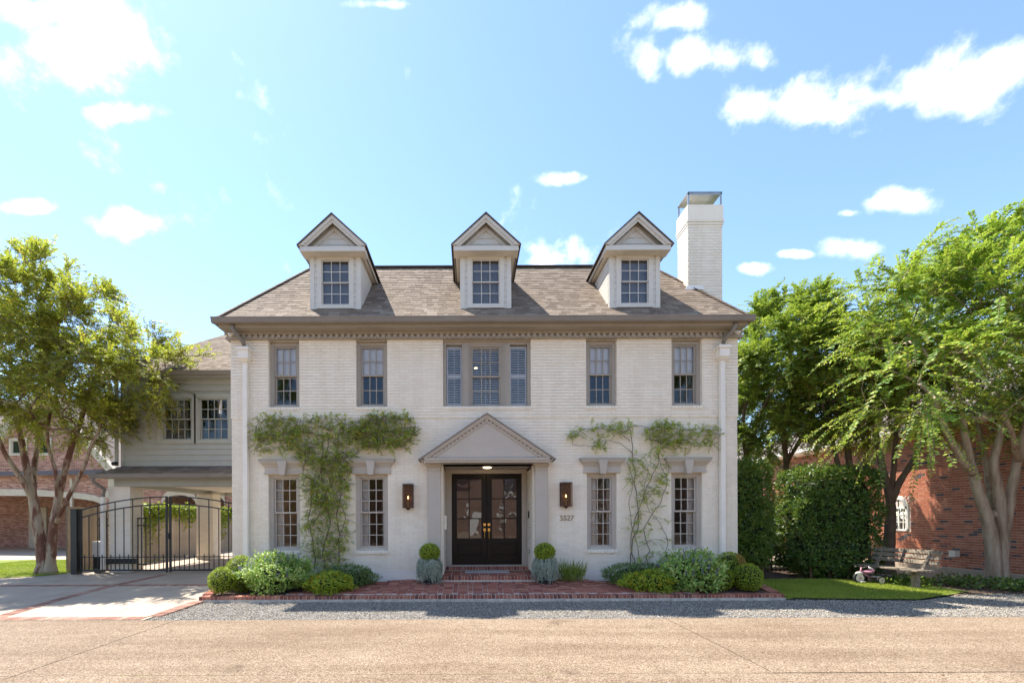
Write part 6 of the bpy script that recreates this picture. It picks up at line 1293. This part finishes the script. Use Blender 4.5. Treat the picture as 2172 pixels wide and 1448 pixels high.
# ================================================================== climbing roses on the wall
def climber(label, trunks, arms, leafy, base, seed):
    rr = random.Random(seed); root = thing('climbing_rose', base, label, 'vine', 'climbers trained on the white wall')
    m = MB(); nodes = []
    def path(pts, r0, r1, wob, y0=-0.05, twine=0.03):
        q = [];
        for (a, b) in zip(pts, pts[1:]):
            for i in range(7):
                f = i / 7; q.append((a[0] + (b[0] - a[0]) * f + rr.gauss(0, wob), a[1] + (b[1] - a[1]) * f + rr.gauss(0, wob)))
        q.append(pts[-1]); q = [q[0]] + [((q[i - 1][0] + 2 * q[i][0] + q[i + 1][0]) / 4, (q[i - 1][1] + 2 * q[i][1] + q[i + 1][1]) / 4) for i in range(1, len(q) - 1)] + [q[-1]]
        ph = rr.uniform(0, 6); w = [(fx(a, 9.85), y0 - twine * (1 + math.sin(i * 0.9 + ph)) * 0.5, fz(b, 9.85)) for i, (a, b) in enumerate(q)]
        m.tube(w, [r0 + (r1 - r0) * i / (len(w) - 1) for i in range(len(w))], 6); nodes.extend(w)
    for pts, r0, r1 in trunks: path(pts, r0, r1, 2.2)
    for pts, r0, r1 in arms: path(pts, r0, r1, 2.5)
    P0, D0 = [], []
    for (x0, x1, y0, y1, n) in leafy:                            # leafy zones: short shoots rising from the nearest cane
        for _ in range(n):
            while True:
                u, v = rr.uniform(-1, 1), rr.uniform(-1, 1)
                if abs(u) ** 2.6 + abs(v) ** 2.6 < 1: break
            x, y = (x0 + x1) / 2 + u * (x1 - x0) / 2, (y0 + y1) / 2 + v * (y1 - y0) / 2
            P0.append((fx(x, 9.85), -0.05 - rr.random() * 0.13, fz(y, 9.85))); D0.append((rr.gauss(0, 1), -0.35 + rr.gauss(0, 0.4), rr.gauss(0.25, 0.8)))
    arr = np.array(nodes); P0 = np.array(P0); k = len(P0)
    near = arr[np.argmin(((P0[:, None, :] - arr[None]) ** 2).sum(2), 1)]; sel = rng.random(k) < 0.35
    frusta('shoots', near[sel], P0[sel], np.full(sel.sum(), 0.004), np.full(sel.sum(), 0.002), M['vine_wood'], root, 4)['kind'] = 'stuff'
    m.build('canes', M['vine_wood'], root, True)
    sprays(root, P0, np.array(D0), 0.17, 5, 0.050, 0.42, 0.2, M['leaf_vine'], M['vine_wood']); return root
climber('dense climbing rose trained in a T between the two windows by the carport wing',
        [([(668, 1205), (664, 1150), (655, 1100), (662, 1040), (690, 980), (700, 920)], 0.016, 0.009), ([(690, 1205), (684, 1160), (700, 1110), (690, 1040), (680, 980), (690, 930)], 0.018, 0.009), ([(716, 1205), (720, 1150), (714, 1100), (724, 1040), (712, 970), (720, 920)], 0.016, 0.008), ([(688, 1190), (715, 1150), (735, 1090), (700, 1030), (735, 980)], 0.010, 0.006), ([(664, 1110), (700, 1060), (740, 1010), (735, 960)], 0.008, 0.006)],
        [([(700, 925), (650, 915), (600, 918), (560, 930), (543, 950), (552, 956), (600, 945)], 0.010, 0.005), ([(710, 915), (660, 895), (610, 890), (565, 888), (545, 900)], 0.008, 0.004), ([(720, 940), (770, 925), (820, 915), (865, 905), (880, 915)], 0.011, 0.005), ([(730, 970), (770, 950), (820, 940), (870, 938)], 0.010, 0.004), ([(715, 910), (760, 892), (820, 888), (870, 890)], 0.007, 0.004), ([(690, 950), (650, 945), (610, 942)], 0.008, 0.004)],
        [(538, 640, 880, 960, 300), (620, 770, 882, 985, 520), (750, 886, 880, 955, 560), (640, 748, 970, 1080, 470), (645, 745, 1060, 1200, 330)], (fx(692), -0.05, 0.0), 4)
climber('sparse climbing rose with bare twisting canes between the two windows near the hedge',
        [([(1333, 1200), (1340, 1160), (1356, 1110), (1348, 1040), (1345, 980), (1340, 930), (1335, 905)], 0.014, 0.008), ([(1345, 1200), (1336, 1150), (1350, 1090), (1372, 1030), (1395, 990), (1400, 940)], 0.012, 0.006), ([(1375, 1200), (1374, 1160), (1364, 1120), (1400, 1070), (1415, 1020), (1390, 960)], 0.011, 0.006), ([(1360, 1195), (1345, 1140), (1330, 1080), (1345, 1020), (1330, 980)], 0.008, 0.005), ([(1405, 1195), (1418, 1150), (1390, 1100), (1360, 1060), (1375, 1000)], 0.007, 0.004)],
        [([(1340, 940), (1310, 915), (1270, 910), (1230, 915), (1210, 928), (1218, 945), (1260, 948)], 0.008, 0.004), ([(1345, 960), (1310, 940), (1280, 935)], 0.007, 0.004), ([(1380, 935), (1420, 945), (1460, 930), (1505, 910), (1520, 925), (1505, 950)], 0.008, 0.004), ([(1345, 905), (1400, 910), (1450, 912), (1510, 908)], 0.007, 0.003), ([(1400, 955), (1440, 940), (1480, 940)], 0.006, 0.003)],
        [(1205, 1235, 912, 935, 25), (1235, 1340, 900, 925, 70), (1255, 1285, 930, 955, 30), (1370, 1450, 898, 955, 190), (1440, 1525, 905, 955, 110), (1325, 1420, 960, 1060, 120), (1320, 1415, 1050, 1190, 70)], (fx(1368), -0.05, 0.0), 9)

# ================================================================== bench and tricycle
def bench():
    B0 = Vector((9.28, -0.05, -0.15)); o = thing('park_bench', tuple(B0), 'weathered grey wooden slat bench under the tree', 'bench'); o.rotation_euler = (0, 0, R(4))
    def add(name, me, loc, rot=(0, 0, 0), mat=M['wood_grey']): q = link(name, me, mat, o, loc); q.rotation_euler = rot; return q
    L = 1.42; slat = box_mesh('bench_slat', 0.088, L, 0.03, 0.004)   # runs front to back of the picture; sitter looks to -x
    for i in range(4): add('seat_slat', slat, (-0.16 + i * 0.1, 0, 0.385), (0, R(2), 0))
    for i in range(3): add('back_slat', slat, (0.275 + i * 0.034, 0, 0.54 + i * 0.105), (0, R(-72), 0))
    for y in (-0.50, 0.50):
        m = MB().box(-0.05, 0.05, y - 0.05, y + 0.05, -0.02, 0.34); me = bpy.data.meshes.new('leg'); me.from_pydata(m.v, [], m.f); add('leg', me, (0, 0, 0))
        m = MB().box(-0.2, 0.2, y - 0.022, y + 0.022, 0.325, 0.365); me = bpy.data.meshes.new('seat_bearer'); me.from_pydata(m.v, [], m.f); add('seat_bearer', me, (0, 0, 0))
        m = MB().beam((0.13, y, 0.33), (0.385, y, 0.80), 0.05, 0.04, (1, 0, 0)); me = bpy.data.meshes.new('back_support'); me.from_pydata(m.v, [], m.f); add('back_support', me, (0, 0, 0))
    m = MB().beam((0.25, 0.0, 0.50), (0.345, 0.0, 0.79), 0.04, 0.01, (1, 0, 0)); me = bpy.data.meshes.new('centre_strap'); me.from_pydata(m.v, [], m.f); add('centre_strap', me, (-0.03, 0.0, 0), mat=M['iron'])
bench()
def tricycle():
    b = P(1838, 1241, 10.0); b.z = -0.135; o = thing('tricycle', tuple(b), 'small pink and cream tricycle parked on the grass by the hedge', 'tricycle')
    def wheel(x, y, r, w):
        m = MB(); n = 18
        m.tube([(b.x + x, b.y + y - w / 2, b.z + r), (b.x + x, b.y + y + w / 2, b.z + r)], r, n); t_ = m.build('wheel', M['rubber'], o)
        MB().tube([(b.x + x, b.y + y - w / 2 - 0.004, b.z + r), (b.x + x, b.y + y + w / 2 + 0.004, b.z + r)], r * 0.72, n).build('rim', M['cream'], t_)
        MB().tube([(b.x + x, b.y + y - w / 2 - 0.012, b.z + r), (b.x + x, b.y + y + w / 2 + 0.012, b.z + r)], r * 0.2, 10).build('hub', M['pink'], t_)
    wheel(-0.17, 0, 0.125, 0.045); wheel(0.19, -0.14, 0.09, 0.04); wheel(0.19, 0.14, 0.09, 0.04)
    def w(p): return (b.x + p[0], b.y + p[1], b.z + p[2])
    MB().tube([w((-0.17, 0, 0.125)), w((-0.14, 0, 0.27)), w((-0.12, 0, 0.36))], 0.014, 8).tube([w((-0.13, 0, 0.28)), w((0.0, 0, 0.17)), w((0.19, 0, 0.13))], 0.018, 8).tube([w((0.19, -0.16, 0.09)), w((0.19, 0.16, 0.09))], 0.01, 8).build('frame', M['pink'], o, True)
    MB().tube([w((-0.13, -0.19, 0.36)), w((-0.09, -0.16, 0.41)), w((-0.11, -0.05, 0.37)), w((-0.12, 0, 0.35)), w((-0.11, 0.05, 0.37)), w((-0.09, 0.16, 0.41)), w((-0.13, 0.19, 0.36))], 0.009, 8).build('handlebar', M['chrome'], o, True)
    for s_ in (-1, 1): MB().tube([w((-0.12, s_ * 0.18, 0.37)), w((-0.06, s_ * 0.21, 0.355))], 0.016, 8).build('grip', M['cream'], o, True); MB().box(b.x - 0.21, b.x - 0.13, b.y + s_ * 0.08 - 0.035, b.y + s_ * 0.08 + 0.035, b.z + 0.07 + 0.03 * s_, b.z + 0.09 + 0.03 * s_).build('pedal', M['cream'], o)
    m = MB(); lumpy(w((0.02, 0, 0.255)), (0.13, 0.085, 0.035), m, 2, 2, 0.05); lumpy(w((0.10, 0, 0.285)), (0.04, 0.085, 0.05), m, 2, 2, 0.02); m.build('saddle', M['pink'], o, True)
    MB().box(b.x + 0.08, b.x + 0.26, b.y - 0.09, b.y + 0.09, b.z + 0.145, b.z + 0.165).build('rear_step', M['cream'], o, bevel=0.006)
    m = MB(); lumpy(w((-0.17, 0, 0.22)), (0.09, 0.04, 0.05), m, 5, 2, 0.03); m.build('mudguard', M['cream'], o, True)
tricycle()
